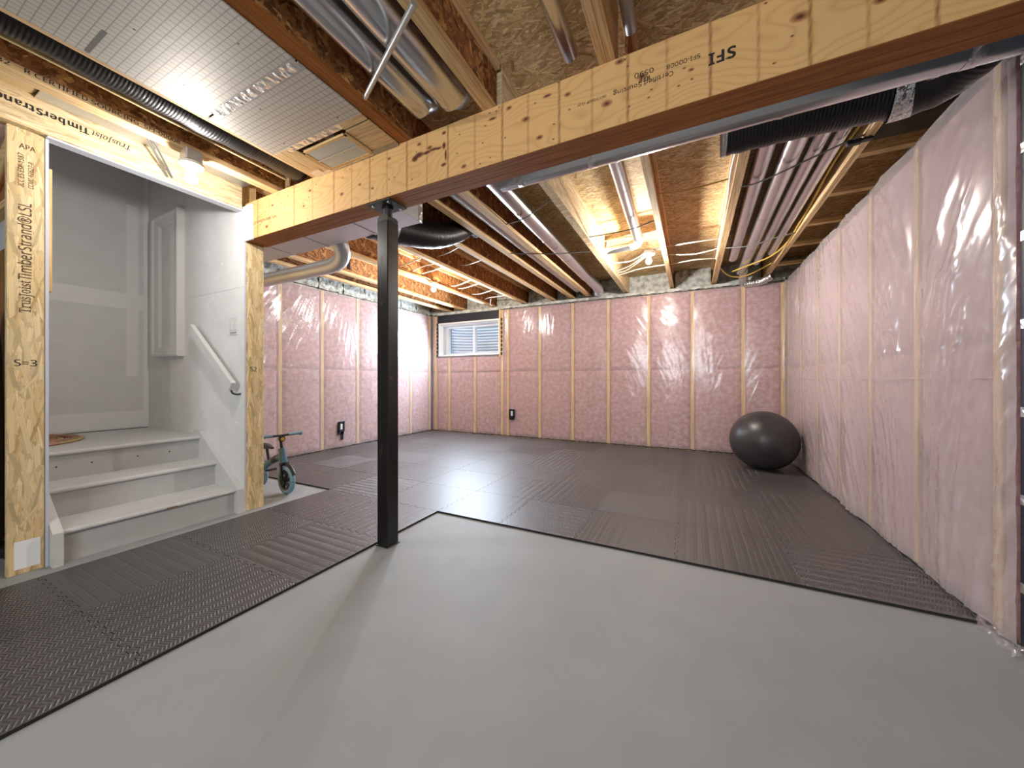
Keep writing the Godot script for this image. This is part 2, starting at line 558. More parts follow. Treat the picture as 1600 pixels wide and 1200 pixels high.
# ---------------------------------------------------------------- framed walls
# P(u, y, n): a point u along the wall, y up, n out of the wall's face into the room
func framed_wall(called: String, P: Callable, u0: float, u1: float, studs: Array, hole: Rect2, sd: int) -> Node3D:
	var w := struct(called)
	var nrm: Vector3 = (P.call(0.0, 0.0, 1.0) - P.call(0.0, 0.0, 0.0)).normalized()
	var film: Material = mats.poly_right_haze if called == "wall_right" else (mats.poly_left_haze if called == "wall_left" else mats.poly)  # one sheet in truth; side walls take the copies with painted haze
	var B := func(ua: float, ya: float, na: float, ub: float, yb: float, nb: float, bev := 0.0) -> MB:
		return bx(P.call(ua, ya, na), P.call(ub, yb, nb), bev)
	var sw := 0.050
	var sx: String = "stud_x" if absf(nrm.z) > 0.5 else "stud_z"
	part("sole_plate", B.call(u0, 0.0, -0.130, u1, 0.038, -0.045), mats[sx], w)
	part("top_plate", B.call(u0, WT - 0.06, -0.130, u1, WT - 0.005, -0.045), mats[sx], w)
	for s in studs:
		var lo := 0.012
		var hi := WT - 0.012
		if hole.size.x > 0 and s > hole.position.x + 0.05 and s < hole.end.x - 0.05:
			hi = hole.position.y - 0.04
		part("stud", B.call(s - sw / 2, lo, -0.044, s + sw / 2, hi, -0.004, 0.002), mats.stud_y, w)
	var r := RandomNumberGenerator.new()
	r.seed = sd
	var puff := FastNoiseLite.new()
	puff.seed = sd
	puff.frequency = 1.7
	puff.fractal_octaves = 3
	var ends: Array = [u0] + studs + [u1]
	ends.sort()
	for i in ends.size() - 1:
		var a: float = ends[i] + sw * 0.44
		var b: float = ends[i + 1] - sw * 0.44
		if b - a < 0.06:
			continue
		for half in 2:
			var ya: float = 0.014 if half == 0 else 1.2905
			var yb: float = 1.2895 if half == 0 else WT - 0.010
			if hole.size.x > 0 and (a + b) / 2 > hole.position.x and (a + b) / 2 < hole.end.x:
				if half == 1:
					ya = 1.293
					yb = hole.position.y - 0.04
			var k := r.randf_range(0.6, 1.0)
			var off := r.randf() * 40.0
			var m := MB.new()
			m.grid(18, 30, func(fu: float, fv: float) -> Vector3:
				var u := lerpf(a, b, fu)
				var y := lerpf(ya, yb, fv)
				var d := minf(minf(fu, 1.0 - fu) * (b - a), minf(fv, 1.0 - fv) * (yb - ya))
				var dy := minf(fv, 1.0 - fv) * (yb - ya)
				var e := sqrt(clampf(minf(d / 0.035, 0.45 + dy / 0.03), 0.0, 1.0))
				return P.call(u, y, -0.040 + e * 0.030 + e * k * 0.008 * sin(PI * fu) + e * 0.006 * puff.get_noise_2d(u * 2.0 + off, y)), nrm)
			part("insulation_batt", m, mats.batt, w)
	# the clear sheet, tight on the studs, puffed between them, pulled into long folds
	var fold := FastNoiseLite.new()
	fold.seed = sd + 5
	fold.frequency = 1.0
	fold.fractal_octaves = 2
	var fold2 := FastNoiseLite.new()
	fold2.seed = sd + 9
	fold2.frequency = 1.0
	fold2.fractal_octaves = 3
	var amp: float = 0.5 if hole.size.x > 0 else (1.9 if called == "wall_right" else 1.2)
	var pull := FastNoiseLite.new()
	pull.seed = sd + 17
	pull.frequency = 0.8
	var sheet_at := func(u: float, y: float) -> float:
		var t := 0.0
		for i in ends.size() - 1:
			if u >= ends[i] and u <= ends[i + 1]:
				t = (u - ends[i]) / maxf(ends[i + 1] - ends[i], 0.01)
		var hold := sin(PI * t)
		var p := 0.5 + 0.5 * pull.get_noise_2d(u, y)
		var lean := 0.55 * sin(u * 1.3 + sd)
		var x1 := u + (y - 1.2) * lean
		var f := pow(1.0 - absf(fold.get_noise_2d(x1 * 3.0, y * 0.42)), 6.0)
		var f2 := pow(1.0 - absf(fold2.get_noise_2d(x1 * 9.0, y * 1.6)), 5.0)
		return 0.004 + hold * 0.014 * (0.4 + p) + (0.25 + 0.75 * hold) * (0.012 * f * p + 0.0045 * f2) * amp
	var pieces := []
	if hole.size.x > 0:
		pieces = [[u0, hole.position.x, 0.03, WT], [hole.position.x, hole.end.x, 0.03, hole.position.y], [hole.end.x, u1, 0.03, WT]]
	else:
		pieces = [[u0, u1, 0.03, WT]]
	for q in pieces:
		if q[1] - q[0] < 0.05:
			continue
		var m := MB.new()
		m.grid(int((q[1] - q[0]) / 0.018) + 2, int((q[3] - q[2]) / 0.022), func(fu: float, fv: float) -> Vector3:
			var u := lerpf(q[0], q[1], fu)
			var y := lerpf(q[2], q[3], fv)
			return P.call(u, y, sheet_at.call(u, y)), nrm)
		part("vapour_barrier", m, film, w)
	# the crease where the sheet had been folded
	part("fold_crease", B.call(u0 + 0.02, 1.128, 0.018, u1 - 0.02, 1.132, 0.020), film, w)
	# black acoustic sealant along the sheet's top and foot
	for q in pieces:
		for yy in [q[3] + 0.004, 0.022]:
			if q[3] < WT and yy > 1.0:
				continue
			var pts := []
			var k := int((q[1] - q[0]) / 0.03) + 2
			var rad := []
			for i in k + 1:
				var u := lerpf(q[0], q[1], float(i) / k)
				pts.append(P.call(u, yy + r.randf_range(-0.005, 0.005), 0.002 + r.randf_range(0.0, 0.004)))
				rad.append(r.randf_range(0.004, 0.011))
			part("sealant_bead", tb(pts, rad, 6), mats.bead, w)
	# and down its two ends
	for u in [u0 + 0.006, u1 - 0.006]:
		if called == "wall_right" and u > u0 + 1.0:
			continue
		var vp := []
		var vr := []
		for i in 60:
			vp.append(P.call(u + r.randf_range(-0.003, 0.003), 0.03 + (WT - 0.04) * i / 59.0, 0.006))
			vr.append(r.randf_range(0.006, 0.012))
		part("sealant_bead", tb(vp, vr, 6), mats.bead, w)
	return w

func outlet_box(at: Vector3, out: Vector3, along: Vector3, tail: float, label: String) -> void:
	var t := thing("outlet_box", label, "outlet box", at)
	var xf := Transform3D(Basis(along, Vector3.UP, out), at)
	var f := MB.new()
	for q in [[-0.062, -0.085, -0.036, 0.085], [0.036, -0.085, 0.062, 0.085], [-0.062, 0.052, 0.062, 0.085], [-0.062, -0.085, 0.062, -0.052]]:
		f.box(Vector3(q[0], q[1], 0.0), Vector3(q[2], q[3], 0.012), 0.003, xf)
	part("vapour_flange", f, mats.box_blue, t)
	var c := MB.new()
	c.box(Vector3(-0.038, -0.055, -0.05), Vector3(0.038, 0.055, 0.004), 0.002, xf)
	part("box_shell", c, mats.box_blue, t)
	var p := MB.new()
	p.box(Vector3(-0.020, -0.045, 0.004), Vector3(0.020, 0.045, 0.013), 0.003, xf)
	part("receptacle", p, mats.white_paint, t)
	var s := MB.new()
	s.box(Vector3(-0.010, -0.085 - tail, 0.001), Vector3(0.040, -0.085, 0.010), 0.003, xf)
	s.box(Vector3(-0.062, -0.125, 0.001), Vector3(0.045, -0.080, 0.010), 0.003, xf)
	part("torn_flange", s, mats.box_blue, t)

# ---------------------------------------------------------------- joists
func i_joist(x: float, z0: float, z1: float, w: float, label: String, light := true) -> Node3D:
	var t := thing("i_joist", label, "joist", Vector3(x, JY, (z0 + z1) / 2), "floor joists under the subfloor")
	part("flange", bx(Vector3(x - w / 2, JY, z0), Vector3(x + w / 2, JY + 0.038, z1), 0.002), mats.flange_z if light else mats.brown_z, t)
	part("flange", bx(Vector3(x - w / 2, SY - 0.038, z0), Vector3(x + w / 2, SY - 0.001, z1), 0.002), mats.flange_z, t)
	part("web", bx(Vector3(x - 0.006, JY + 0.036, z0), Vector3(x + 0.006, SY - 0.036, z1)), mats.web, t)
	return t

func solid_joist(x: float, z0: float, z1: float, w: float, label: String, m: Material) -> Node3D:
	var t := thing("solid_joist", label, "joist", Vector3(x, JY, (z0 + z1) / 2), "floor joists under the subfloor")
	part("ply", bx(Vector3(x - w / 2, JY, z0), Vector3(x - 0.0005, SY - 0.001, z1), 0.002), m, t)
	part("ply", bx(Vector3(x + 0.0005, JY, z0), Vector3(x + w / 2, SY - 0.001, z1), 0.002), m, t)
	return t

func pipe(called: String, label: String, pts: Array, r: float, m: Material, seams: Array, category := "duct") -> Node3D:
	var t := thing(called, label, category, pts[0])
	part("pipe", tb(pts, r, 28, true), m, t)
	for s in seams:   # crimped joints: a pair of low ribs round the pipe
		var i := clampi(int(s * (pts.size() - 1)), 0, pts.size() - 2)
		var f: float = s * (pts.size() - 1) - i
		var p: Vector3 = (pts[i] as Vector3).lerp(pts[i + 1], f)
		var d: Vector3 = ((pts[i + 1] as Vector3) - pts[i]).normalized()
		part("crimp", tb([p - d * 0.012, p - d * 0.006, p + d * 0.006, p + d * 0.012], [r * 1.002, r * 1.035, r * 1.035, r * 1.002], 28, false), m, t)
	return t

func cable(label: String, pts: Array, r: float, m: Material, group := "") -> Node3D:
	var t := thing("cable", label, "cable", pts[0], group)
	part("sheath", tb(smooth_path(pts, 6), r, 8), m, t)
	return t

# ---------------------------------------------------------------- foam mats
func tooth(s: float) -> float:
	if s < 0.03 or s > 0.97:
		return 0.0
	var k := (s - 0.03) / 0.94 * 15.0
	var f := k - floorf(k)
	var e := clampf(minf(f, 1.0 - f) * 9.0, 0.0, 1.0)
	return e * (1.0 if int(k) % 2 == 0 else -1.0)

func foam_tile(x0: float, x1: float, z0: float, z1: float, open: Array, across: bool, label: String) -> void:
	# open: which of the edges [left, right, back, front] have no neighbour and are straight
	var h := 0.014
	var g := 0.0012
	var A := 0.009
	var steps := 90
	var poly := PackedVector2Array()
	var add := func(p: Vector2) -> void:
		if poly.size() > 1:
			var a := poly[poly.size() - 2]
			var b := poly[poly.size() - 1]
			if absf((b - a).cross(p - b)) < 1e-7:
				poly[poly.size() - 1] = p
				return
		if poly.size() == 0 or poly[poly.size() - 1].distance_to(p) > 1e-5:
			poly.append(p)
	for i in steps:   # back edge (z0), left to right
		var s := float(i) / steps
		add.call(Vector2(lerpf(x0 + g, x1 - g, s), z0 + g + (0.0 if open[2] else tooth(s) * A)))
	for i in steps:
		var s := float(i) / steps
		add.call(Vector2(x1 - g + (0.0 if open[1] else tooth(s) * A), lerpf(z0 + g, z1 - g, s)))
	for i in steps:
		var s := 1.0 - float(i) / steps
		add.call(Vector2(lerpf(x0 + g, x1 - g, s), z1 - g + (0.0 if open[3] else tooth(s) * A)))
	for i in steps:
		var s := 1.0 - float(i) / steps
		add.call(Vector2(x0 + g + (0.0 if open[0] else tooth(s) * A), lerpf(z0 + g, z1 - g, s)))
	var t := thing("foam_tile", label, "floor mat", Vector3((x0 + x1) / 2, 0, (z0 + z1) / 2), "dark foam floor tiles")
	var m := MB.new()
	var tr := Geometry2D.triangulate_polygon(poly)
	for i in range(0, tr.size(), 3):
		var q := []
		var uvs := []
		for k in 3:
			var p := poly[tr[i + k]]
			q.append(Vector3(p.x, h, p.y))
			uvs.append(Vector2(p.y, p.x) if across else p)
		m.face(q, Vector3.UP, uvs)
	part("tread", m, mats["foam_%d" % (int(absf(x0 * 37.0 + z0 * 91.0)) % 3)], t)
	var sd := MB.new()
	for i in poly.size():
		var a := poly[i]
		var b := poly[(i + 1) % poly.size()]
		var o := (b - a).orthogonal()
		sd.face([Vector3(a.x, 0.0005, a.y), Vector3(b.x, 0.0005, b.y), Vector3(b.x, h, b.y), Vector3(a.x, h, a.y)], Vector3(o.x, 0, o.y))
	part("edge", sd, mats.foam_side, t)

const ORD := ["first", "second", "third", "fourth", "fifth", "sixth", "seventh", "eighth", "ninth", "tenth", "eleventh", "twelfth"]

func foam_floor() -> void:
	var X := [-5.12, -4.55, -3.92, -3.28, -2.60, -1.92, -1.33, -0.735, -0.09, 0.55, 1.19]
	var Z := [-6.27, -6.10, -5.50, -4.90, -4.28, -3.67, -3.05, -2.43, -1.82, -1.22, -0.61, 0.01, 0.63]
	var has := func(i: int, j: int) -> bool:
		if i < 0 or j < 0 or i >= X.size() - 1 or j >= Z.size() - 1:
			return false
		return j < 7 or (i == 3 or i == 4)
	var rows := 7
	for j in Z.size() - 1:
		for i in X.size() - 1:
			if not has.call(i, j):
				continue
			var open := [not has.call(i - 1, j), not has.call(i + 1, j), not has.call(i, j - 1), not has.call(i, j + 1)]
			var lab := ""
			if j >= rows:
				lab = "dark foam runner tile along the %s, %s from the wide mat" % ["stair side" if i == 3 else "bare slab side", ORD[j - rows]]
			elif j == 0:
				lab = "narrow dark foam strip against the pink window wall, %s from the right wall" % ORD[X.size() - 2 - i]
			else:
				lab = "dark foam floor tile, %s full row from the window wall, %s from the right wall" % [ORD[j - 1], ORD[X.size() - 2 - i]]
			foam_tile(X[i], X[i + 1], Z[j], Z[j + 1], open, (i * 7 + j * 4) % 3 == 0, lab)

# ---------------------------------------------------------------- the beam's face
func beam_face() -> ImageTexture:
	var W := 1536
	var H := 128
	var n1 := FastNoiseLite.new()
	n1.seed = 3
	n1.frequency = 1.0
	n1.fractal_octaves = 3
	var xs := [-3.226, -3.064, -2.738, -2.52, -2.283, -2.10, -1.925, -1.769, -1.6, -1.44, -1.283, -1.096, -0.92, -0.767, -0.595, -0.429, -0.263, -0.097, 0.071, 0.239, 0.402, 0.567, 0.74, 0.91, 1.08]
	var knots := [[-3.10, 0.80, 9], [-3.02, 0.30, 7], [-2.62, 0.60, 6], [-2.55, 0.28, 7], [-2.20, 0.62, 8], [-2.02, 0.55, 6], [-1.90, 0.72, 6], [-1.75, 0.22, 6], [-1.50, 0.16, 7], [-1.42, 0.30, 8], [-1.17, 0.88, 8], [-0.78, 0.42, 9], [-0.70, 0.80, 8], [-0.88, 0.12, 7], [-0.55, 0.26, 7], [-0.36, 0.62, 10], [-0.20, 0.40, 9], [-0.30, 0.06, 9], [0.0, 0.55, 5], [0.37, 0.36, 12], [0.60, 0.5, 9], [0.95, 0.6, 9]]
	var d := PackedByteArray()
	d.resize(W * H * 3)
	var x0 := -3.41
	var x1 := 1.205
	var line := PackedFloat32Array()
	line.resize(W)
	for c in W:
		var wx := lerpf(x0, x1, (c + 0.5) / W)
		for k in xs.size():
			var e := absf(wx - xs[k])
			if e < 0.010:
				line[c] = maxf(line[c], (1.0 - e / 0.010) * (0.9 if k % 2 == 0 else 0.45))
	var light := Color(0.90, 0.76, 0.55)
	var dark := Color(0.68, 0.49, 0.29)
	var r := RandomNumberGenerator.new()
	r.seed = 4
	for y in H:
		for c in W:
			var wx := lerpf(x0, x1, (c + 0.5) / W)
			var wy := float(y) / H
			var a := wy * 5.0 + n1.get_noise_2d(wx * 0.9, wy * 0.7) * 5.0 + wx * 0.5
			var g := absf(fposmod(a, 1.0) - 0.5) * 2.0
			g = pow(g, 3.0) * 0.24 + r.randf() * 0.05 + 0.10
			var col := light.lerp(dark, clampf(g, 0, 1)).lerp(Color(0.42, 0.26, 0.12), line[c] * 0.75 * (0.75 + 0.25 * sin(y * 0.21 + c)))
			var i := (y * W + c) * 3
			d[i] = int(col.r * 255); d[i + 1] = int(col.g * 255); d[i + 2] = int(col.b * 255)
	var blot := func(wx: float, v: float, rx: float, ry: float, col: Color, s: float) -> void:
		var cx := int((wx - x0) / (x1 - x0) * W)
		var cy := int(v * H)
		for yy in range(maxi(cy - int(ry), 0), mini(cy + int(ry) + 1, H)):
			for xx in range(maxi(cx - int(rx), 0), mini(cx + int(rx) + 1, W)):
				var q := Vector2((xx - cx) / rx, (yy - cy) / ry).length()
				if q < 1.0:
					var i := (yy * W + xx) * 3
					var t := s * (1.0 - q * q)
					d[i] = int(lerpf(d[i], col.r * 255, t)); d[i + 1] = int(lerpf(d[i + 1], col.g * 255, t)); d[i + 2] = int(lerpf(d[i + 2], col.b * 255, t))
	for k in knots:
		blot.call(k[0], k[1], k[2] * 1.0, k[2] * 0.75, Color(0.42, 0.22, 0.10), 0.75)
		blot.call(k[0], k[1], k[2] * 0.4, k[2] * 0.3, Color(0.25, 0.12, 0.06), 0.8)
	for k in 70:
		blot.call(r.randf_range(-3.3, 1.2), r.randf(), 2.5, 2.0, Color(0.30, 0.16, 0.08), 0.9)
	var red := Color(0.30, 0.12, 0.08)   # the pitch stain
	for q in [[-1.535, 0.42, 10, 9, 0.98], [-1.50, 0.37, 14, 8, 0.98], [-1.44, 0.38, 12, 5, 0.98], [-1.39, 0.36, 13, 4, 0.98], [-1.35, 0.38, 9, 4, 0.9], [-1.31, 0.36, 5, 10, 1.0], [-1.30, 0.55, 3, 16, 1.0], [-1.315, 0.72, 8, 5, 0.95], [-1.31, 0.12, 6, 5, 0.9], [-0.98, 0.20, 10, 4, 0.9], [-0.66, 0.16, 9, 4, 0.85]]:
		blot.call(q[0], q[1], q[2], q[3], red, q[4])
	return img_tex(Image.create_from_data(W, H, false, Image.FORMAT_RGB8, d))
# ---------------------------------------------------------------- the place
func _ready() -> void:
	# camera, sky, lights, exposure
	var cam := Camera3D.new()
	cam.name = "camera"
	cam.projection = Camera3D.PROJECTION_FRUSTUM
	cam.near = 0.05
	cam.far = 60.0
	cam.size = 2.0 * 0.05 * 600.0 / 560.0
	cam.frustum_offset = Vector2(0, -6.0 / 560.0 * 0.05)
	cam.position = Vector3(0, 1.12, 0)
	cam.rotation_degrees = Vector3(0, 26.6, 0)
	cam.current = true
	add_child(cam)
	var env := Environment.new()
	env.background_mode = Environment.BG_SKY
	var sky := Sky.new()
	var sm := ProceduralSkyMaterial.new()
	sm.sky_top_color = Color(0.55, 0.68, 0.88)
	sm.sky_horizon_color = Color(0.86, 0.90, 0.95)
	sm.ground_bottom_color = Color(0.3, 0.3, 0.3)
	sm.ground_horizon_color = Color(0.6, 0.6, 0.6)
	sm.sky_energy_multiplier = 2.5
	sky.sky_material = sm
	env.sky = sky
	env.tonemap_mode = Environment.TONE_MAPPER_LINEAR
	env.tonemap_exposure = 1.66
	env.sdfgi_enabled = true
	env.ssao_enabled = true
	env.ssil_enabled = true
	var we := WorldEnvironment.new()
	we.name = "world"
	we.environment = env
	add_child(we)
	var day := AreaLight3D.new()   # daylight entering through the basement window
	day.name = "daylight"
	day.light_color = Color(0.86, 0.93, 1.0)
	day.light_energy = 10.0
	day.area_size = Vector2(1.26, 0.60)
	day.shadow_enabled = true
	add_child(day)
	day.position = Vector3(-4.1, 1.985, -6.24)
	day.rotation_degrees = Vector3(-14, 180, 0)
	var day2 := AreaLight3D.new()   # added fill light at an invented window in the wall behind the viewpoint
	day2.name = "added_fill_behind"
	day2.light_color = Color(0.93, 0.97, 1.0)
	day2.light_energy = 5.5
	day2.area_size = Vector2(1.5, 0.6)
	day2.shadow_enabled = true
	add_child(day2)
	day2.position = Vector3(-0.4, 1.95, 3.44)
	make_materials()
	lamps()
	shell()
	stair()
	beam_and_column()
	joists()
	ducts()
	cables()
	foam_floor()
	things()

func lamps() -> void:
	bulb_lamp(Vector3(-2.93, 2.441, -1.16), "bare bulb in a white holder above the stair opening", 0.45, Vector3(-2.985, JY, 0))
	bulb_lamp(Vector3(-3.53, 2.505, -4.37), "bare glowing bulb under the joists nearest the window", 1.4, Vector3(-3.66, JY, 0))
	bulb_lamp(Vector3(-0.442, 2.495, -4.42), "bare glowing bulb between the joists in the middle of the far room", 1.9, Vector3(-0.285, JY, 0))
	bulb_lamp(Vector3(-1.01, 2.505, 1.30), "added unseen bulb under the joists behind the viewpoint", 1.1, Vector3(-1.01, JY, 0))  # added out of view to light the front of the room

func shell() -> void:
	# floor
	var fl := struct("floor")
	part("slab", bx(Vector3(-6.6, -0.2, -6.9), Vector3(1.7, 0.0, 3.7)), mats.slab, fl)
	# subfloor: sheets with visible joints
	var ce := struct("ceiling")
	var r := RandomNumberGenerator.new()
	r.seed = 77
	var zz := [3.7, 2.4, 1.18, -0.04, -1.26, -2.48, -3.70, -4.92, -6.14, -6.9]
	for j in zz.size() - 1:
		var xx := [-6.6, -4.74, -2.34, -0.28, 1.7] if j % 2 == 0 else [-6.6, -3.66, -1.01, 0.98, 1.7]
		for i in xx.size() - 1:
			if zz[j] > -1.9 and zz[j] < 1.3 and i == 0:
				continue   # the stair opening
			part("subfloor_panel", bx(Vector3((xx[i] if not (zz[j] > -1.9 and zz[j] < 1.3 and i == 1) else maxf(xx[i], -3.42)) + 0.0015, SY, zz[j + 1] + 0.0015), Vector3(xx[i + 1] - 0.0015, SY + 0.018, zz[j] - 0.0015)), mats.subfloor, ce)
	part("deck", bx(Vector3(-3.42, SY + 0.019, -6.9), Vector3(1.7, SY + 0.2, 3.7)), mats.subfloor, ce)
	part("deck", bx(Vector3(-6.6, SY + 0.019, -6.9), Vector3(-3.42, SY + 0.2, -1.86)), mats.subfloor, ce)
	part("deck", bx(Vector3(-6.6, SY + 0.019, -0.5), Vector3(-3.42, SY + 0.2, 3.7)), mats.subfloor, ce)
	# framed, insulated walls
	var win := Rect2(-4.99, 1.645, 1.59, 0.9)
	var wb := framed_wall("wall_back", func(u: float, y: float, n: float) -> Vector3: return Vector3(u, y, WZ + n), WL, WX, [-5.03, -4.67, -4.02, -3.38, -3.25, -2.57, -1.93, -1.29, -0.635, 0.015, 0.69, 1.17], win, 3)
	var wr := framed_wall("wall_right", func(u: float, y: float, n: float) -> Vector3: return Vector3(WX - n, y, u), WZ, -2.256, [-6.22, -5.58, -4.92, -4.28, -3.64, -3.02, -2.38], Rect2(), 7)
	var wl := framed_wall("wall_left", func(u: float, y: float, n: float) -> Vector3: return Vector3(WL + n, y, u), WZ, -1.9, [-6.25, -5.66, -5.0, -4.35, -3.68, -3.04, -2.40], Rect2(), 12)
	# foundation behind the framing
	var hx0 := -4.93
	var hx1 := -3.46
	part("foundation", bx(Vector3(-6.6, 0, -6.75), Vector3(hx0, 2.60, -6.44)), mats.concrete, wb)
	part("foundation", bx(Vector3(hx1, 0, -6.75), Vector3(1.7, 2.60, -6.44)), mats.concrete, wb)
	part("foundation", bx(Vector3(hx0, 0, -6.75), Vector3(hx1, 1.66, -6.44)), mats.concrete, wb)
	part("rim_board", bx(Vector3(-6.6, 2.31, -6.80), Vector3(1.7, SY, -6.66)), mats.lumber_x, wb)
	part("foundation", bx(Vector3(WX + 0.14, 0, -6.75), Vector3(1.7, 2.60, 3.7)), mats.concrete, wr)
	part("rim_board", bx(Vector3(1.55, 2.60, -6.75), Vector3(1.69, SY, 3.7)), mats.lumber_z, wr)
	part("foundation", bx(Vector3(-5.6, 0, -6.75), Vector3(WL - 0.14, 2.60, -1.86)), mats.concrete, wl)
	part("rim_board", bx(Vector3(-5.6, 2.60, -6.75), Vector3(-5.46, SY, -1.86)), mats.lumber_z, wl)
	# sprayed foam between the joist ends
	var jx := [-5.44, -4.74, -4.40, -3.66, -2.94, -2.34, -1.965, -1.66, -1.01, -0.28, 0.315, 0.98, 1.54]
	for i in jx.size() - 1:
		var m := MB.new()
		var a: float = jx[i] + 0.04
		var b: float = jx[i + 1] - 0.04
		var nz := FastNoiseLite.new()
		nz.seed = 90 + i
		nz.frequency = 6.0
		m.grid(16, 12, func(fu: float, fv: float) -> Vector3:
			return Vector3(lerpf(a, b, fu), lerpf(2.50, SY - 0.005, fv), -6.50 + 0.03 * nz.get_noise_2d(fu * 1.0 + i, fv * 0.7) - 0.05 * fv + (0.03 if fv < 0.2 else 0.0)), Vector3(0, 0, 1))
		part("rim_foam", m, mats.rim_foam, wb)
	part("sill_foam", bx(Vector3(WL, 2.535, -6.46), Vector3(WX, 2.60, -6.33), 0.01), mats.rim_foam, wb)
	for i in 10:   # foam pillows over the left and right foundation tops
		var z0 := -6.4 + i * 0.45
		var m2 := MB.new()
		var nz2 := FastNoiseLite.new()
		nz2.seed = 190 + i
		nz2.frequency = 5.0
		m2.grid(12, 8, func(fu: float, fv: float) -> Vector3:
			return Vector3(WL - 0.13 + 0.04 * nz2.get_noise_2d(fu * 1.2, fv), lerpf(2.52, SY - 0.01, fv), z0 + fu * 0.44), Vector3(1, 0, 0))
		part("rim_foam", m2, mats.rim_foam, wl)
	# right wall past the sheet: dark membrane on the foundation
	part("membrane", bx(Vector3(WX + 0.004, 0, -2.252), Vector3(WX + 0.14, 2.6, 3.7)), mats.navy, wr)
	for i in 7:
		part("tape_tag", bx(Vector3(WX + 0.002, 0.25 + i * 0.36, -2.25), Vector3(WX + 0.006, 0.29 + i * 0.36, -2.15)), mats.foil_tape, wr)
	# walls behind the viewpoint and past the stair
	var wf := struct("wall_front")
	part("foundation", bx(Vector3(-6.6, 0, 3.5), Vector3(1.7, SY, 3.7)), mats.concrete, wf)
	var wo := struct("wall_outer_left")
	part("foundation", bx(Vector3(-6.6, 0, -1.9), Vector3(-6.2, 4.6, 3.7)), mats.concrete, wo)
	var w2 := struct("window_2")  # added, unseen window that brightens the front of the room
	var fr := MB.new()
	for q in [[-1.220, 1.58, -1.150, 2.32], [0.350, 1.58, 0.420, 2.32], [-1.150, 1.58, 0.350, 1.65], [-1.150, 2.25, 0.350, 2.32], [-0.425, 1.65, -0.375, 2.25]]:
		fr.box(Vector3(q[0], q[1], 3.44), Vector3(q[2], q[3], 3.50), 0.005)
	part("frame", fr, mats.vinyl, w2)
	part("glow_pane", bx(Vector3(-1.150, 1.65, 3.47), Vector3(0.350, 2.25, 3.49)), mats.added_glow_glass, w2)
	window()

func window() -> void:
	var w := struct("window_1")
	var x0 := -4.93
	var x1 := -3.46
	var y0 := 1.66
	var y1 := 2.31
	var zf := -6.56
	# reveal: sheathed buck, white on the left, dark membrane above
	part("header_cover", bx(Vector3(-4.98, 2.36, -6.37), Vector3(-3.40, 2.525, -6.302), 0.003), mats.navy, w)
	part("header_edge", bx(Vector3(-4.96, 2.322, -6.37), Vector3(-3.41, 2.358, -6.295), 0.003), mats.white_paint, w)
	part("jamb", bx(Vector3(x0 - 0.02, y0 - 0.02, zf), Vector3(x0, y1 + 0.02, -6.30)), mats.mud, w)
	part("jamb", bx(Vector3(x1, y0 - 0.02, zf), Vector3(x1 + 0.02, y1 + 0.02, -6.30)), mats.mud, w)
	part("sill", bx(Vector3(x0 - 0.02, y0 - 0.022, zf), Vector3(x1 + 0.02, y0 - 0.001, -6.285), 0.003), mats.vinyl, w)
	part("head", bx(Vector3(x0, y1, zf), Vector3(x1, y1 + 0.012, -6.37)), mats.mud, w)
	part("jamb_board", bx(Vector3(-3.44, 1.60, -6.305), Vector3(-3.405, 2.53, -6.29), 0.002), mats.stud_y, w)
	for q in [[-5.00, -4.965], [-3.40, -3.365]]:
		for k in 9:
			part("membrane_tab", bx(Vector3(q[0], 1.62 + k * 0.085, -6.292), Vector3(q[1], 1.62 + k * 0.085 + 0.06, -6.286), 0.002), mats.navy, w)
	# vinyl frame with two lights
	var f := MB.new()
	f.box(Vector3(x0, y0, zf - 0.06), Vector3(x0 + 0.075, y1, zf + 0.03), 0.006)
	f.box(Vector3(x1 - 0.05, y0, zf - 0.06), Vector3(x1, y1, zf + 0.03), 0.006)
	f.box(Vector3(x0 + 0.07, y0, zf - 0.06), Vector3(x1 - 0.045, y0 + 0.055, zf + 0.028), 0.006)
	f.box(Vector3(x0 + 0.07, y1 - 0.05, zf - 0.06), Vector3(x1 - 0.045, y1, zf + 0.028), 0.006)
	part("frame", f, mats.vinyl, w)
	part("mullion", bx(Vector3(-4.215, y0 + 0.05, zf - 0.05), Vector3(-4.155, y1 - 0.045, zf + 0.036), 0.006), mats.vinyl, w)
	part("pane", bx(Vector3(x0 + 0.07, y0 + 0.05, zf - 0.02), Vector3(-4.21, y1 - 0.045, zf - 0.016)), mats.glass, w)
	part("pane", bx(Vector3(-4.16, y0 + 0.05, zf - 0.035), Vector3(x1 - 0.045, y1 - 0.045, zf - 0.031)), mats.glass, w)
	# corrugated steel well outside
	var t := thing("window_well", "pale corrugated steel window well outside the basement window", "window well", Vector3(-4.2, 1.2, -7.1))
	var m := MB.new()
	m.grid(60, 120, func(fu: float, fv: float) -> Vector3:
		var a := lerpf(-PI * 0.5, PI * 0.5, fu)
		var rr := 1.0 + 0.018 * cos(fv * TAU * 24.0)
		var c := Vector3(sin(a) * 1.05 * rr, 0, -pow(maxf(cos(a), 0.0), 0.6) * 0.85 * rr)
		return Vector3(-4.2 + c.x, 1.15 + fv * 1.65, -6.72 + c.z), Vector3(0, 0, 1))
	part("corrugated_shell", m, mats.well_steel, t)
	part("gravel_bed", bx(Vector3(-5.3, 1.1, -7.7), Vector3(-3.1, 1.2, -6.76)), mats.gravel, t)

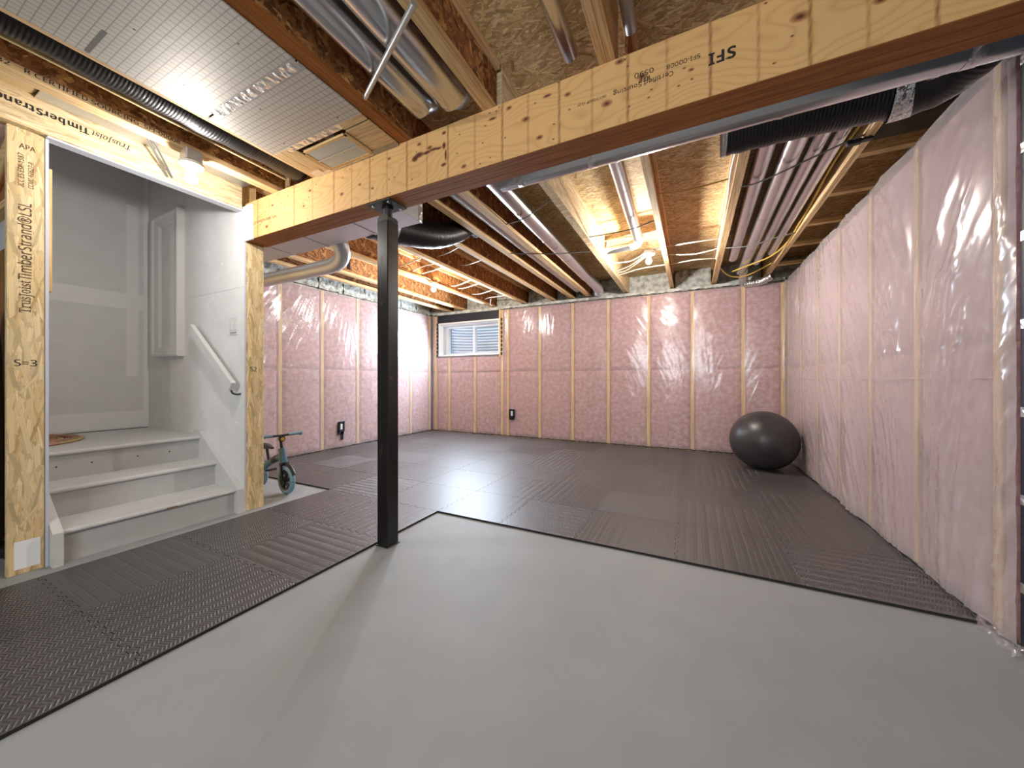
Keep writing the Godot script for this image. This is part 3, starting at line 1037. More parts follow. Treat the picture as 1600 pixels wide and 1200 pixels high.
func beam_and_column() -> void:
	var t := thing("main_beam", "long laminated timber beam crossing the room on the black column", "beam", Vector3(-1.1, 2.31, -1.805))
	var zs := [-1.72, -1.776, -1.833, -1.89]
	for k in 3:
		part("ply", bx(Vector3(-3.41, 2.31, zs[k + 1] + 0.0006), Vector3(WX + 0.10, JY, zs[k] - 0.0006), 0.0015), mats.brown_x, t)
	var f := MB.new()
	var a := -3.41
	var b := WX
	f.face([Vector3(a, 2.3115, -1.7185), Vector3(b, 2.3115, -1.7185), Vector3(b, JY - 0.0015, -1.7185), Vector3(a, JY - 0.0015, -1.7185)], Vector3(0, 0, 1), [Vector2(0, 1), Vector2(1, 1), Vector2(1, 0), Vector2(0, 0)])
	f.face([Vector3(a, 2.3115, -1.7195), Vector3(b, 2.3115, -1.7195), Vector3(b, 2.3115, -1.7185), Vector3(a, 2.3115, -1.7185)], Vector3(0, -1, 0), [Vector2(0, 1), Vector2(1, 1), Vector2(1, 1), Vector2(0, 1)])
	var bm := mat("beam_face", Color(0.97, 0.93, 0.86), 0.65)
	bm.albedo_texture = beam_face()
	part("face_veneer", f, bm, t)
	# stamps on the face; the beam lies upside down, so they read turned over
	var L := Vector3(-1, 0, 0)
	var D := Vector3(0, -1, 0)
	var z := -1.7180
	lettering(t, "Certified Sourcing", 0.021, Vector3(-0.07, 2.475, z), L, D, mats.ink, "printed_text", 1.15)
	lettering(t, "SFI-00008", 0.019, Vector3(0.035, 2.508, z), L, D, mats.ink, "printed_text", 1.2)
	lettering(t, "SFI", 0.052, Vector3(0.165, 2.492, z), L, D, mats.ink, "printed_text", 1.0, "Droid Sans", 700)
	lettering(t, "0590", 0.024, Vector3(-0.150, 2.522, z), L, D, mats.ink, "printed_text", 1.2)
	lettering(t, "RFP", 0.020, Vector3(-0.165, 2.492, z), L, D, mats.ink, "printed_text", 1.1, "Droid Sans", 700)
	lettering(t, "06/17/2022  12:21", 0.011, Vector3(-0.36, 2.473, z), L, D, mats.ink, "printed_text", 1.2)
	lettering(t, "WS Microllam LVL 2.0E", 0.024, Vector3(-2.96, 2.446, z), L, D, mats.ink_brown, "printed_text", 1.3, "Droid Serif")
	# column
	var c := thing("steel_column", "black square steel column standing under the timber beam", "column", Vector3(-1.855, 0, -1.81))
	var X0 := -1.905
	var X1 := -1.805
	part("shaft", bx(Vector3(X0, 0.006, -1.86), Vector3(X1, 2.195, -1.76), 0.006), mats.black_steel, c)
	part("base_plate", bx(Vector3(X0 - 0.006, 0.0, -1.866), Vector3(X1 + 0.006, 0.007, -1.754), 0.002), mats.dark_steel, c)
	var cap := MB.new()
	cap.prism(PackedVector2Array([Vector2(X0 + 0.004, 2.185), Vector2(X1 - 0.004, 2.185), Vector2(X1 - 0.004, 2.215), Vector2(X1 - 0.020, 2.232), Vector2(X0 + 0.020, 2.232), Vector2(X0 + 0.004, 2.215)]), -1.856, -1.764)
	part("collar", cap, mats.dark_steel, c)
	part("jack_screw", tb([Vector3(-1.855, 2.23, -1.81), Vector3(-1.855, 2.285, -1.81)], 0.030, 20), mats.dark_steel, c)
	part("screw_nut", tb([Vector3(-1.855, 2.283, -1.81), Vector3(-1.855, 2.301, -1.81)], 0.038, 6), mats.black_steel, c)
	part("top_plate", bx(Vector3(-1.965, 2.299, -1.888), Vector3(-1.755, 2.3095, -1.724), 0.002), mats.dark_steel, c)
	for q in [[-1.93, -1.86], [-1.79, -1.86], [-1.93, -1.75], [-1.79, -1.75]]:
		part("lag_bolt", tb([Vector3(q[0], 2.290, q[1]), Vector3(q[0], 2.2995, q[1])], 0.010, 6), mats.galv_dull, c)
	var st := tb([Vector3(-1.8052, 1.135, -1.79), Vector3(-1.8035, 1.135, -1.79)], 0.013, 20)
	part("round_sticker", st, mats.ink_brown, c)
	for q in [[0.62, 0.12], [1.9, 0.10], [1.62, 0.05]]:
		part("label_patch", bx(Vector3(X0 + 0.035, q[0], -1.7598), Vector3(X0 + 0.050, q[0] + q[1] * 0.5, -1.7592)), mats.dark_steel, c)

func joists() -> void:
	var zb := -6.62
	var zm := -1.815
	solid_joist(0.982, zm, zb, 0.046, "pale lumber joist alongside the bundled pipes, nearest the right wall", mats.lumber_z)
	i_joist(0.315, zm, zb, 0.066, "joist with a white cable on its flange, left of the bundled pipes")
	i_joist(-0.285, zm, zb, 0.055, "narrow joist right of the glowing bulb in the middle of the far room")
	solid_joist(-1.01, zm, zb, 0.074, "thick strand lumber joist left of the glowing bulb in the far room", mats.lsl_flat)
	i_joist(-1.655, zm, zb, 0.080, "joist left of the single round pipe behind the beam")
	i_joist(-1.965, zm, zb, 0.075, "joist right of the bulging black flexible duct behind the beam", true)
	i_joist(-2.34, zm, zb, 0.066, "joist crossing under the black flexible duct behind the beam")
	i_joist(-2.95, zm, zb, 0.066, "joist with pale cables passing to the bulb near the window")
	i_joist(-3.66, zm, zb, 0.080, "joist that carries the bulb near the window")
	i_joist(-4.40, zm, zb, 0.080, "second joist from the left wall in the far room")
	i_joist(-4.78, zm, zb, 0.075, "joist nearest the left wall in the far room")
	var zf := 3.45
	var zq := -1.795
	var j := i_joist(-2.985, zf, zq, 0.088, "near joist with certified sourcing print beside the stair header")
	var L := Vector3(0, 0, 1)
	lettering(j, "R CERTIFIED SOURCING  SFI-00008", 0.024, Vector3(-2.940, 2.636, -0.50), Vector3(0, 0, -1), Vector3(0, 1, 0), mats.ink, "printed_text", 1.22)
	lettering(j, "032", 0.024, Vector3(-2.940, 2.636, -0.40), Vector3(0, 0, -1), Vector3(0, 1, 0), mats.ink, "printed_text", 1.22)
	i_joist(-2.49, zf, zq, 0.060, "near joist between the black flexible duct and the foil panel")
	i_joist(-1.625, zf, zq, 0.066, "near reddish joist between the foil panel and the two shiny pipes", false)
	i_joist(-1.01, zf, zq, 0.070, "near wide joist right of the two shiny pipes")
	solid_joist(-0.357, zf, zq, 0.075, "near orange lumber joist over the middle of the beam", mats.flange_z)
	i_joist(0.315, zf, zq, 0.066, "near joist over the lettered end of the beam")
	i_joist(0.982, zf, zq, 0.066, "near joist over the right end of the beam")
	# short lookouts from the last joist to the rim
	var k := 0
	for z in [-2.10, -2.67, -3.24, -3.82, -4.47, -5.08, -5.85]:
		var lab: String = "short lumber block bridging to the right wall, %s from the window wall" % ORD[6 - k]
		var t := thing("blocking", lab, "blocking", Vector3(1.25, 2.80, z), "short blocks along the right wall")
		part("board", bx(Vector3(1.006, JY + 0.02, z - 0.030), Vector3(1.55, JY + 0.06, z + 0.030), 0.002), mats.stud_x, t)
		k += 1
	var tx := thing("stencil_panel", "dark panel with black stencilled letters between the blocks by the right wall", "panel", Vector3(1.28, 2.86, -3.2))
	part("board", bx(Vector3(1.01, 2.86, -3.50), Vector3(1.54, 2.872, -2.98)), mats.concrete, tx)
	lettering(tx, "DIC", 0.07, Vector3(1.46, 2.859, -3.22), Vector3(-1, 0, 0), Vector3(0, 0, 1), mats.ink)

func ducts() -> void:
	# rectangular trunk behind the beam
	var t := thing("trunk_duct", "white rectangular sheet metal duct behind the beam and column", "duct", Vector3(-3.5, 2.335, -2.03))
	part("casing", bx(Vector3(-5.12, 2.335, -2.165), Vector3(-1.872, 2.62, -1.895), 0.003), mats.duct_white, t)
	for x in [-4.3, -3.45, -2.95, -2.35]:
		part("drive_cleat", bx(Vector3(x - 0.012, 2.331, -2.168), Vector3(x + 0.012, 2.34, -1.895), 0.001), mats.duct_white, t)
	part("end_cap", bx(Vector3(-1.873, 2.331, -2.169), Vector3(-1.862, 2.622, -1.893), 0.002), mats.galv_dull, t)
	part("corner_tape", bx(Vector3(-1.872, 2.334, -2.1695), Vector3(-1.860, 2.620, -2.125), 0.001), mats.foil_tape, t)
	# round take-off with an elbow
	pipe("round_duct", "round galvanised duct with elbow below the trunk duct, left of the column", smooth_path([Vector3(-2.88, 2.43, -2.175), Vector3(-2.89, 2.385, -2.23), Vector3(-2.95, 2.31, -2.31), Vector3(-3.10, 2.258, -2.36), Vector3(-3.40, 2.248, -2.37), Vector3(-4.2, 2.248, -2.37), Vector3(-5.08, 2.248, -2.37)], 8), 0.070, mats.galv_dull, [0.18, 0.34, 0.50, 0.60])
	pipe("vent_stub", "short galvanised pipe stub at the top of the left wall", [Vector3(-5.10, 2.545, -3.02), Vector3(-4.99, 2.545, -3.02), Vector3(-4.93, 2.545, -3.02)], 0.06, mats.galv, [0.5])
	pipe("duct_run", "galvanised pipe running along a joist bay near the left wall", [Vector3(-3.80, 2.76, -1.9), Vector3(-3.80, 2.76, -4.2)], 0.06, mats.galv, [0.4])
	var hg := thing("hanger_clip", "black strap clip hanging near the round duct elbow", "clip", Vector3(-3.30, 2.50, -2.6))
	part("strap", bx(Vector3(-3.64, 2.43, -2.95), Vector3(-3.625, 2.6245, -2.91), 0.002), mats.bead, hg)
	# black flexible duct leaving the trunk's end
	t = thing("flexible_duct", "bulging black flexible duct beyond the column, slung below the joists", "flexible duct", Vector3(-2.2, 2.5, -2.6))
	var fp := smooth_path([Vector3(-2.42, 2.475, -2.175), Vector3(-2.36, 2.48, -2.42), Vector3(-2.24, 2.53, -2.78), Vector3(-2.16, 2.66, -3.06), Vector3(-2.152, 2.80, -3.26), Vector3(-2.15, 2.815, -3.40)], 10)
	var fr := []
	for i in fp.size():
		fr.append(lerpf(0.155, 0.105, clampf(i / 32.0, 0, 1)) + 0.003 * sin(i * 2.1))
	part("jacket", tb(fp, fr, 32), mats.flex, t)
	part("tie_strap", tb([fp[7], fp[8]], 0.162, 32, false), mats.foil_tape, t)
	# long pipe along the back of the beam
	t = pipe("long_duct", "long galvanised pipe running along the back of the beam to the right wall", [Vector3(-1.07, 2.385, -1.985), Vector3(0.1, 2.385, -1.985), Vector3(1.19, 2.385, -1.985)], 0.075, mats.galv, [0.02, 0.12, 0.30, 0.62, 0.85])
	for x in [-0.935, -0.49, 0.945]:
		part("tape_band", tb([Vector3(x - 0.022, 2.385, -1.985), Vector3(x + 0.022, 2.385, -1.985)], 0.0765, 28, false), mats.foil_tape, t)
	pipe("branch_duct", "galvanised branch pipe from the long pipe towards the middle bulb", smooth_path([Vector3(-0.49, 2.40, -2.02), Vector3(-0.49, 2.55, -2.14), Vector3(-0.49, 2.68, -2.34), Vector3(-0.49, 2.70, -2.7), Vector3(-0.51, 2.70, -3.4), Vector3(-0.53, 2.70, -4.16)], 6), 0.055, mats.galv, [0.35, 0.7])
	pipe("cross_duct", "short galvanised pipe crossing the bay left of the middle bulb", [Vector3(-0.97, 2.74, -4.56), Vector3(-0.58, 2.74, -4.50)], 0.045, mats.galv, [0.8])
	t = thing("taped_elbow", "crumpled foil taped elbow above the middle bulb", "duct", Vector3(-0.53, 2.72, -4.3))
	part("elbow", tb(smooth_path([Vector3(-0.53, 2.70, -4.12), Vector3(-0.54, 2.715, -4.30), Vector3(-0.57, 2.735, -4.45), Vector3(-0.64, 2.74, -4.51)], 5), 0.058, 20), mats.foil_crinkle, t)
	pipe("bay_duct", "single galvanised pipe in the joist bay behind the middle of the beam", [Vector3(-1.40, 2.735, -1.98), Vector3(-1.43, 2.735, -3.2), Vector3(-1.455, 2.735, -5.45)], 0.088, mats.galv, [0.42, 0.62, 0.78])
	pipe("bay_elbow", "dull pipe elbow at the far end of the single bay pipe", smooth_path([Vector3(-1.455, 2.735, -5.40), Vector3(-1.44, 2.72, -5.75), Vector3(-1.40, 2.66, -6.0), Vector3(-1.39, 2.58, -6.08)], 6), 0.080, mats.galv_dull, [0.4])
	pipe("far_duct", "dull pipe low in the bay beside the black flexible duct near the window wall", [Vector3(-1.81, 2.74, -2.1), Vector3(-1.81, 2.74, -6.2)], 0.062, mats.galv_dull, [0.5, 0.8])
	# bundle by the right wall
	var px := [[0.440, 0.058, -5.35, "first"], [0.604, 0.066, -6.05, "second"], [0.738, 0.046, -5.7, "third"], [0.846, 0.040, -5.35, "fourth"]]
	for q in px:
		pipe("bundled_duct", "galvanised pipe in the bundle beside the right wall, %s from the left" % q[3], [Vector3(q[0], 2.69, -1.98), Vector3(q[0] + 0.01, 2.69, -3.6), Vector3(q[0] + 0.03, 2.69, q[2])], q[1], mats.galv, [0.36, 0.60, 0.84])
	t = thing("foil_boot", "crumpled foil wrapped boot on top of the window wall by the corner", "duct", Vector3(0.72, 2.55, -6.1))
	part("wrap", tb(smooth_path([Vector3(0.66, 2.72, -6.0), Vector3(0.68, 2.60, -6.22), Vector3(0.72, 2.54, -6.27), Vector3(0.90, 2.545, -6.24), Vector3(1.02, 2.59, -6.15)], 5), [0.055, 0.055, 0.056, 0.05, 0.06, 0.05, 0.056, 0.05, 0.058, 0.05, 0.055, 0.048, 0.055, 0.05, 0.056, 0.05, 0.054, 0.05, 0.055, 0.05, 0.05], 20), mats.foil_crinkle, t)
	# flexible duct behind the long pipe, turning up at the right wall
	t = thing("flexible_duct", "black flexible duct running behind the long pipe and turning up at the right wall", "flexible duct", Vector3(0.6, 2.5, -2.27))
	var q2 := smooth_path([Vector3(0.15, 2.50, -2.33), Vector3(0.45, 2.50, -2.33), Vector3(0.76, 2.49, -2.33), Vector3(0.95, 2.485, -2.29), Vector3(1.045, 2.53, -2.15), Vector3(1.055, 2.66, -2.035), Vector3(1.055, 2.90, -2.03)], 8)
	var rr := []
	for i in q2.size():
		rr.append(lerpf(0.112, 0.136, clampf((i - 18) / 8.0, 0, 1)) + 0.003 * sin(i * 2.4))
	part("jacket", tb(q2, rr, 30), mats.flex, t)
	part("foil_wrap", tb(q2.slice(19, 23), 0.129, 30, false), mats.foil_crinkle, t)
	part("foil_band", tb(q2.slice(0, 2), 0.1165, 30, false), mats.foil_tape, t)
	var hp := thing("hanger_strap", "perforated steel strap holding the black flexible duct by the right wall", "strap", Vector3(0.93, 2.5, -2.2))
	part("band", bx(Vector3(0.90, 2.40, -2.165), Vector3(0.922, 2.64, -2.160)), mats.strap, hp)
	for i in 8:
		part("hole", tb([Vector3(0.911, 2.42 + i * 0.027, -2.1602), Vector3(0.911, 2.42 + i * 0.027, -2.1592)], 0.006, 10), mats.bead, hp)
	# near room, in front of the beam
	t = thing("flexible_duct", "straight black flexible duct in the bay beside the foil panel", "flexible duct", Vector3(-2.66, 2.66, -0.5))
	var q3 := []
	var r3 := []
	for i in 60:
		q3.append(Vector3(-2.665 + 0.006 * sin(i * 0.5), 2.768 + 0.004 * sin(i * 0.7), 2.4 - i * 0.0700))
		r3.append(0.132 + 0.004 * sin(i * 1.9))
	part("jacket", tb(q3, r3, 32), mats.flex, t)
	part("glass_wool", tb([Vector3(-2.815, 2.70, 2.4), Vector3(-2.82, 2.70, 0.5), Vector3(-2.815, 2.69, -0.6), Vector3(-2.815, 2.68, -1.7)], 0.009, 8), mats.kraft, t)
	t = thing("foil_insulation", "grid printed foil insulation panel closing the joist bay near the stair", "panel", Vector3(-2.05, 2.615, 0.6))
	part("sheet", bx(Vector3(-2.475, 2.614, -1.42), Vector3(-1.655, 2.621, -1.055), 0.001), mats.foil, t)
	part("sheet", bx(Vector3(-2.475, 2.614, -1.045), Vector3(-1.655, 2.621, 0.20), 0.001), mats.foil, t)
	part("sheet", bx(Vector3(-2.475, 2.614, 0.21), Vector3(-1.655, 2.621, 2.2), 0.001), mats.foil, t)
	part("tape_strip", bx(Vector3(-2.40, 2.6128, -1.085), Vector3(-1.66, 2.614, -1.035)), mats.foil_tape, t)
	part("tape_strip", bx(Vector3(-2.46, 2.6128, -0.60), Vector3(-2.25, 2.614, -0.585)), mats.strap, t)
	part("tape_strip", bx(Vector3(-2.36, 2.6128, -1.455), Vector3(-1.84, 2.614, -1.415)), mats.foil_tape, t)
	part("tape_strip", bx(Vector3(-2.40, 2.6128, -1.718), Vector3(-1.86, 2.614, -1.690)), mats.foil_tape, t)
	part("tape_strip", bx(Vector3(-1.88, 2.611, -1.718), Vector3(-1.66, 2.613, -1.680)), mats.strap, t)
	part("tape_strip", bx(Vector3(-2.46, 2.611, -1.718), Vector3(-2.36, 2.613, -1.655)), mats.foil_tape, t)
	t = thing("plywood_panel", "small plywood filler panels closing the bay beside the air filter", "panel", Vector3(-1.77, 2.615, -1.55))
	part("board", bx(Vector3(-1.855, 2.6135, -1.708), Vector3(-1.66, 2.6225, -1.475), 0.001), mats.lumber_x, t)
	part("board", bx(Vector3(-1.855, 2.6135, -1.465), Vector3(-1.66, 2.6225, -1.42), 0.001), mats.lumber_x, t)
	part("board", bx(Vector3(-2.475, 2.6135, -1.708), Vector3(-2.30, 2.6225, -1.42), 0.001), mats.lumber_z, t)
	t = thing("air_filter", "pleated return air filter in a wooden frame against the beam", "filter", Vector3(-2.08, 2.615, -1.58))
	var fx0 := -2.285
	var fx1 := -1.868
	var fz0 := -1.700
	var fz1 := -1.482
	part("frame_bar", bx(Vector3(fx0, 2.606, fz0), Vector3(fx1, 2.622, fz0 + 0.022), 0.002), mats.stud_x, t)
	part("frame_bar", bx(Vector3(fx0, 2.606, fz1 - 0.022), Vector3(fx1, 2.622, fz1), 0.002), mats.stud_x, t)
	part("frame_bar", bx(Vector3(fx0, 2.606, fz0), Vector3(fx0 + 0.022, 2.622, fz1), 0.002), mats.stud_z, t)
	part("frame_bar", bx(Vector3(fx1 - 0.022, 2.606, fz0), Vector3(fx1, 2.622, fz1), 0.002), mats.stud_z, t)
	var pl := MB.new()
	var n := 24
	pl.grid(n * 2, 1, func(fu: float, fv: float) -> Vector3:
		var i := int(round(fu * n * 2))
		return Vector3(lerpf(fx0 + 0.02, fx1 - 0.02, fu), 2.619 - (0.013 if i % 2 == 0 else 0.0), lerpf(fz0 + 0.02, fz1 - 0.02, fv)), Vector3(0, -1, 0))
	part("pleats", pl, mats.cable_white, t, "stuff")
	part("centre_rib", bx(Vector3(fx0 + 0.02, 2.604, (fz0 + fz1) / 2 - 0.004), Vector3(fx1 - 0.02, 2.609, (fz0 + fz1) / 2 + 0.004)), mats.galv_dull, t)
	pipe("shiny_duct", "left shiny pipe of the pair ending above the beam", smooth_path([Vector3(-1.415, 2.735, 2.3), Vector3(-1.415, 2.735, 0.5), Vector3(-1.415, 2.735, -1.46), Vector3(-1.415, 2.745, -1.60), Vector3(-1.415, 2.80, -1.69)], 6), 0.078, mats.galv, [0.52, 0.80])
	pipe("shiny_duct", "right shiny pipe of the pair ending above the beam", smooth_path([Vector3(-1.195, 2.725, 2.3), Vector3(-1.195, 2.725, 0.5), Vector3(-1.195, 2.725, -1.46), Vector3(-1.195, 2.735, -1.60), Vector3(-1.195, 2.79, -1.69)], 6), 0.098, mats.galv, [0.55])
	pipe("thin_duct", "narrow galvanised pipe in the bay over the middle of the beam", [Vector3(-0.56, 2.80, 2.3), Vector3(-0.56, 2.80, -1.79)], 0.042, mats.galv, [0.4])
	pipe("thin_duct", "narrow dull pipe right of the orange lumber joist", [Vector3(-0.26, 2.80, 2.3), Vector3(-0.26, 2.80, -1.79)], 0.030, mats.galv_dull, [0.4])
	pipe("strut", "slanting galvanised tube strut under the shiny pipes", [Vector3(-0.95, 2.565, -1.06), Vector3(-1.57, 2.64, -1.37)], 0.0125, mats.galv_dull, [], "strut")
	# sheet metal panning over the stair header
	t = thing("panning", "grey sheet metal panning between the stair header and the lettered joist", "sheet metal", Vector3(-3.2, 2.77, -1.2))
	part("sheet", bx(Vector3(-3.418, 2.765, -1.71), Vector3(-3.03, 2.772, -0.62), 0.001), mats.galv_dull, t)
	part("wool_batt", bx(Vector3(-3.418, 2.775, -0.62), Vector3(-3.03, 2.83, 0.6), 0.02), mats.kraft, t)
	t = thing("strap_pair", "two thin steel straps bracing down to the stair header", "strap", Vector3(-3.3, 2.66, -1.1))
	part("strap", tb([Vector3(-3.22, 2.765, -1.02), Vector3(-3.410, 2.60, -1.21)], 0.007, 8), mats.strap, t)
	part("strap", tb([Vector3(-3.205, 2.765, -1.045), Vector3(-3.405, 2.605, -1.235)], 0.007, 8), mats.strap, t)

func cables() -> void:
	var V := func(a: Array) -> Array:
		var out := []
		for i in range(0, a.size(), 3):
			out.append(Vector3(a[i], a[i + 1], a[i + 2]))
		return out
	cable("tan cord sagging across the bay between the bulb joist and the white-cabled joist", V.call([-0.28, 2.72, -3.30, -0.05, 2.69, -3.297, 0.31, 2.70, -3.27]), 0.006, mats.cable_yellow)
	cable("upper white cable across the bay right of the middle bulb", V.call([-0.28, 2.73, -4.70, -0.003, 2.70, -4.60, 0.31, 2.72, -4.66]), 0.008, mats.cable_white)
	cable("middle sagging white cable across the bay right of the middle bulb", V.call([-0.28, 2.72, -4.97, 0.03, 2.68, -4.976, 0.31, 2.72, -5.0]), 0.008, mats.cable_white)
	cable("lowest white cable across the bay right of the middle bulb", V.call([-0.28, 2.72, -5.42, 0.034, 2.70, -5.28, 0.31, 2.72, -5.42]), 0.008, mats.cable_white)
	cable("thin grey hanger wire under the branch pipe", V.call([-0.97, 2.64, -3.77, -0.70, 2.62, -3.73, -0.50, 2.615, -3.69, -0.32, 2.64, -3.66]), 0.006, mats.cable_grey)
	cable("thin grey hanger wire under the single bay pipe, nearer the beam", V.call([-1.62, 2.64, -3.10, -1.40, 2.62, -3.03, -1.25, 2.62, -2.94, -1.04, 2.645, -2.83]), 0.006, mats.cable_grey)
	cable("thin grey hanger wire under the single bay pipe, farther from the beam", V.call([-1.95, 2.63, -3.80, -1.46, 2.615, -4.01, -1.04, 2.63, -4.17]), 0.006, mats.cable_grey)
	cable("grey hanger wire looped under the bundled pipes, nearer the beam", V.call([0.34, 2.63, -3.30, 0.44, 2.61, -3.25, 0.60, 2.60, -3.12, 0.74, 2.625, -3.07, 0.87, 2.63, -2.99, 0.96, 2.64, -2.96]), 0.006, mats.cable_grey)
	cable("grey hanger wire looped under the bundled pipes, nearer the window wall", V.call([0.34, 2.63, -4.75, 0.45, 2.61, -4.72, 0.62, 2.60, -4.70, 0.75, 2.625, -4.66, 0.86, 2.63, -4.62, 0.96, 2.64, -4.60]), 0.006, mats.cable_grey)
	var wl := [[-1.0, 2.72, -5.47, -0.83, 2.71, -5.37, -0.48, 2.70, -4.80], [-1.0, 2.72, -5.40, -0.76, 2.72, -5.21, -0.47, 2.70, -4.72], [-0.97, 2.70, -5.55, -0.65, 2.70, -5.36, -0.30, 2.70, -5.32], [-0.97, 2.73, -5.02, -0.73, 2.72, -5.02, -0.47, 2.71, -4.68]]
	var nm := ["second lowest", "third lowest", "lowest", "topmost"]
	for i in 4:
		cable("white cable in the bay left of the middle bulb, %s" % nm[i], V.call(wl[i]), 0.008, mats.cable_white)
	cable("white cable high between joists beside the branch pipe", V.call([-0.97, 2.76, -4.25, -0.76, 2.75, -4.257, -0.30, 2.75, -4.19]), 0.008, mats.cable_white)
	var b8 := [[-3.652, 2.72, -5.0, -3.49, 2.70, -4.94, -2.989, 2.645, -4.60], [-3.652, 2.72, -5.19, -3.46, 2.70, -5.13, -2.989, 2.645, -4.82], [-3.652, 2.72, -5.64, -3.45, 2.70, -5.6, -2.989, 2.645, -5.26], [-3.652, 2.72, -6.1, -3.45, 2.70, -5.94, -2.989, 2.645, -5.72], [-3.652, 2.72, -4.05, -3.41, 2.70, -3.92, -2.989, 2.645, -3.72], [-3.6, 2.72, -4.2, -3.34, 2.70, -4.11, -2.989, 2.645, -3.90], [-3.652, 2.72, -3.8, -3.40, 2.70, -3.70, -2.989, 2.645, -3.48]]
	var n8 := ["fourth", "third", "second", "first", "sixth", "fifth", "seventh"]
	for i in 7:
		cable("pale cable right of the bulb near the window, %s from the window wall" % n8[i], V.call(b8[i]), 0.008, mats.cable_white)
	cable("pale cable below the web of the joist beyond the column, nearer the column", V.call([-2.94, 2.72, -3.72, -2.70, 2.70, -3.62, -2.37, 2.65, -3.40]), 0.007, mats.cable_white)
	cable("pale cable below the web of the joist beyond the column, farther from the column", V.call([-2.94, 2.75, -4.2, -2.75, 2.70, -4.12, -2.37, 2.65, -3.90]), 0.007, mats.cable_white)
	cable("yellow cable slung under the far ends of the bundled pipes", V.call([0.50, 2.60, -5.70, 0.707, 2.60, -5.43, 0.855, 2.61, -5.236, 0.945, 2.64, -4.91, 0.945, 2.66, -4.35, 0.94, 2.70, -3.65]), 0.009, mats.cable_yellow)
	cable("looped yellow cable at the far end of the first bundled pipe", V.call([0.33, 2.66, -5.6, 0.484, 2.60, -5.93, 0.687, 2.60, -6.03, 0.93, 2.64, -5.68]), 0.009, mats.cable_yellow)
	cable("white cable stapled along the side of the joist left of the bundled pipes", V.call([0.285, 2.645, -2.4, 0.262, 2.66, -3.0, 0.272, 2.65, -3.5, 0.275, 2.655, -4.2, 0.276, 2.65, -5.2]), 0.010, mats.cable_white)
	cable("yellow cable along the side of the lumber joist by the right wall", V.call([0.94, 2.68, -2.2, 0.93, 2.69, -2.82, 0.915, 2.69, -3.3, 0.935, 2.68, -3.9]), 0.009, mats.cable_yellow)
	var cl := thing("cable_clamp", "small blue clamp on the hanger wire by the lumber joist", "clamp", Vector3(0.93, 2.62, -2.97))
	part("body", bx(Vector3(0.88, 2.605, -3.01), Vector3(0.955, 2.635, -2.97), 0.006), mats.box_blue, cl)
	part("hook", bx(Vector3(0.945, 2.606, -2.99), Vector3(1.0, 2.622, -2.955), 0.004), mats.box_blue, cl)
	cable("curled pale cable near the window head under the joist ends", V.call([-3.40, 2.66, -5.9, -3.48, 2.60, -6.02, -3.50, 2.56, -6.12]), 0.007, mats.cable_white)
	cable("brown wires coiled above the bulb near the window", V.call([-3.652, 2.72, -3.5, -3.58, 2.66, -3.9, -3.52, 2.64, -4.25, -3.58, 2.62, -4.42, -3.64, 2.64, -4.48]), 0.006, mats.cable_yellow)
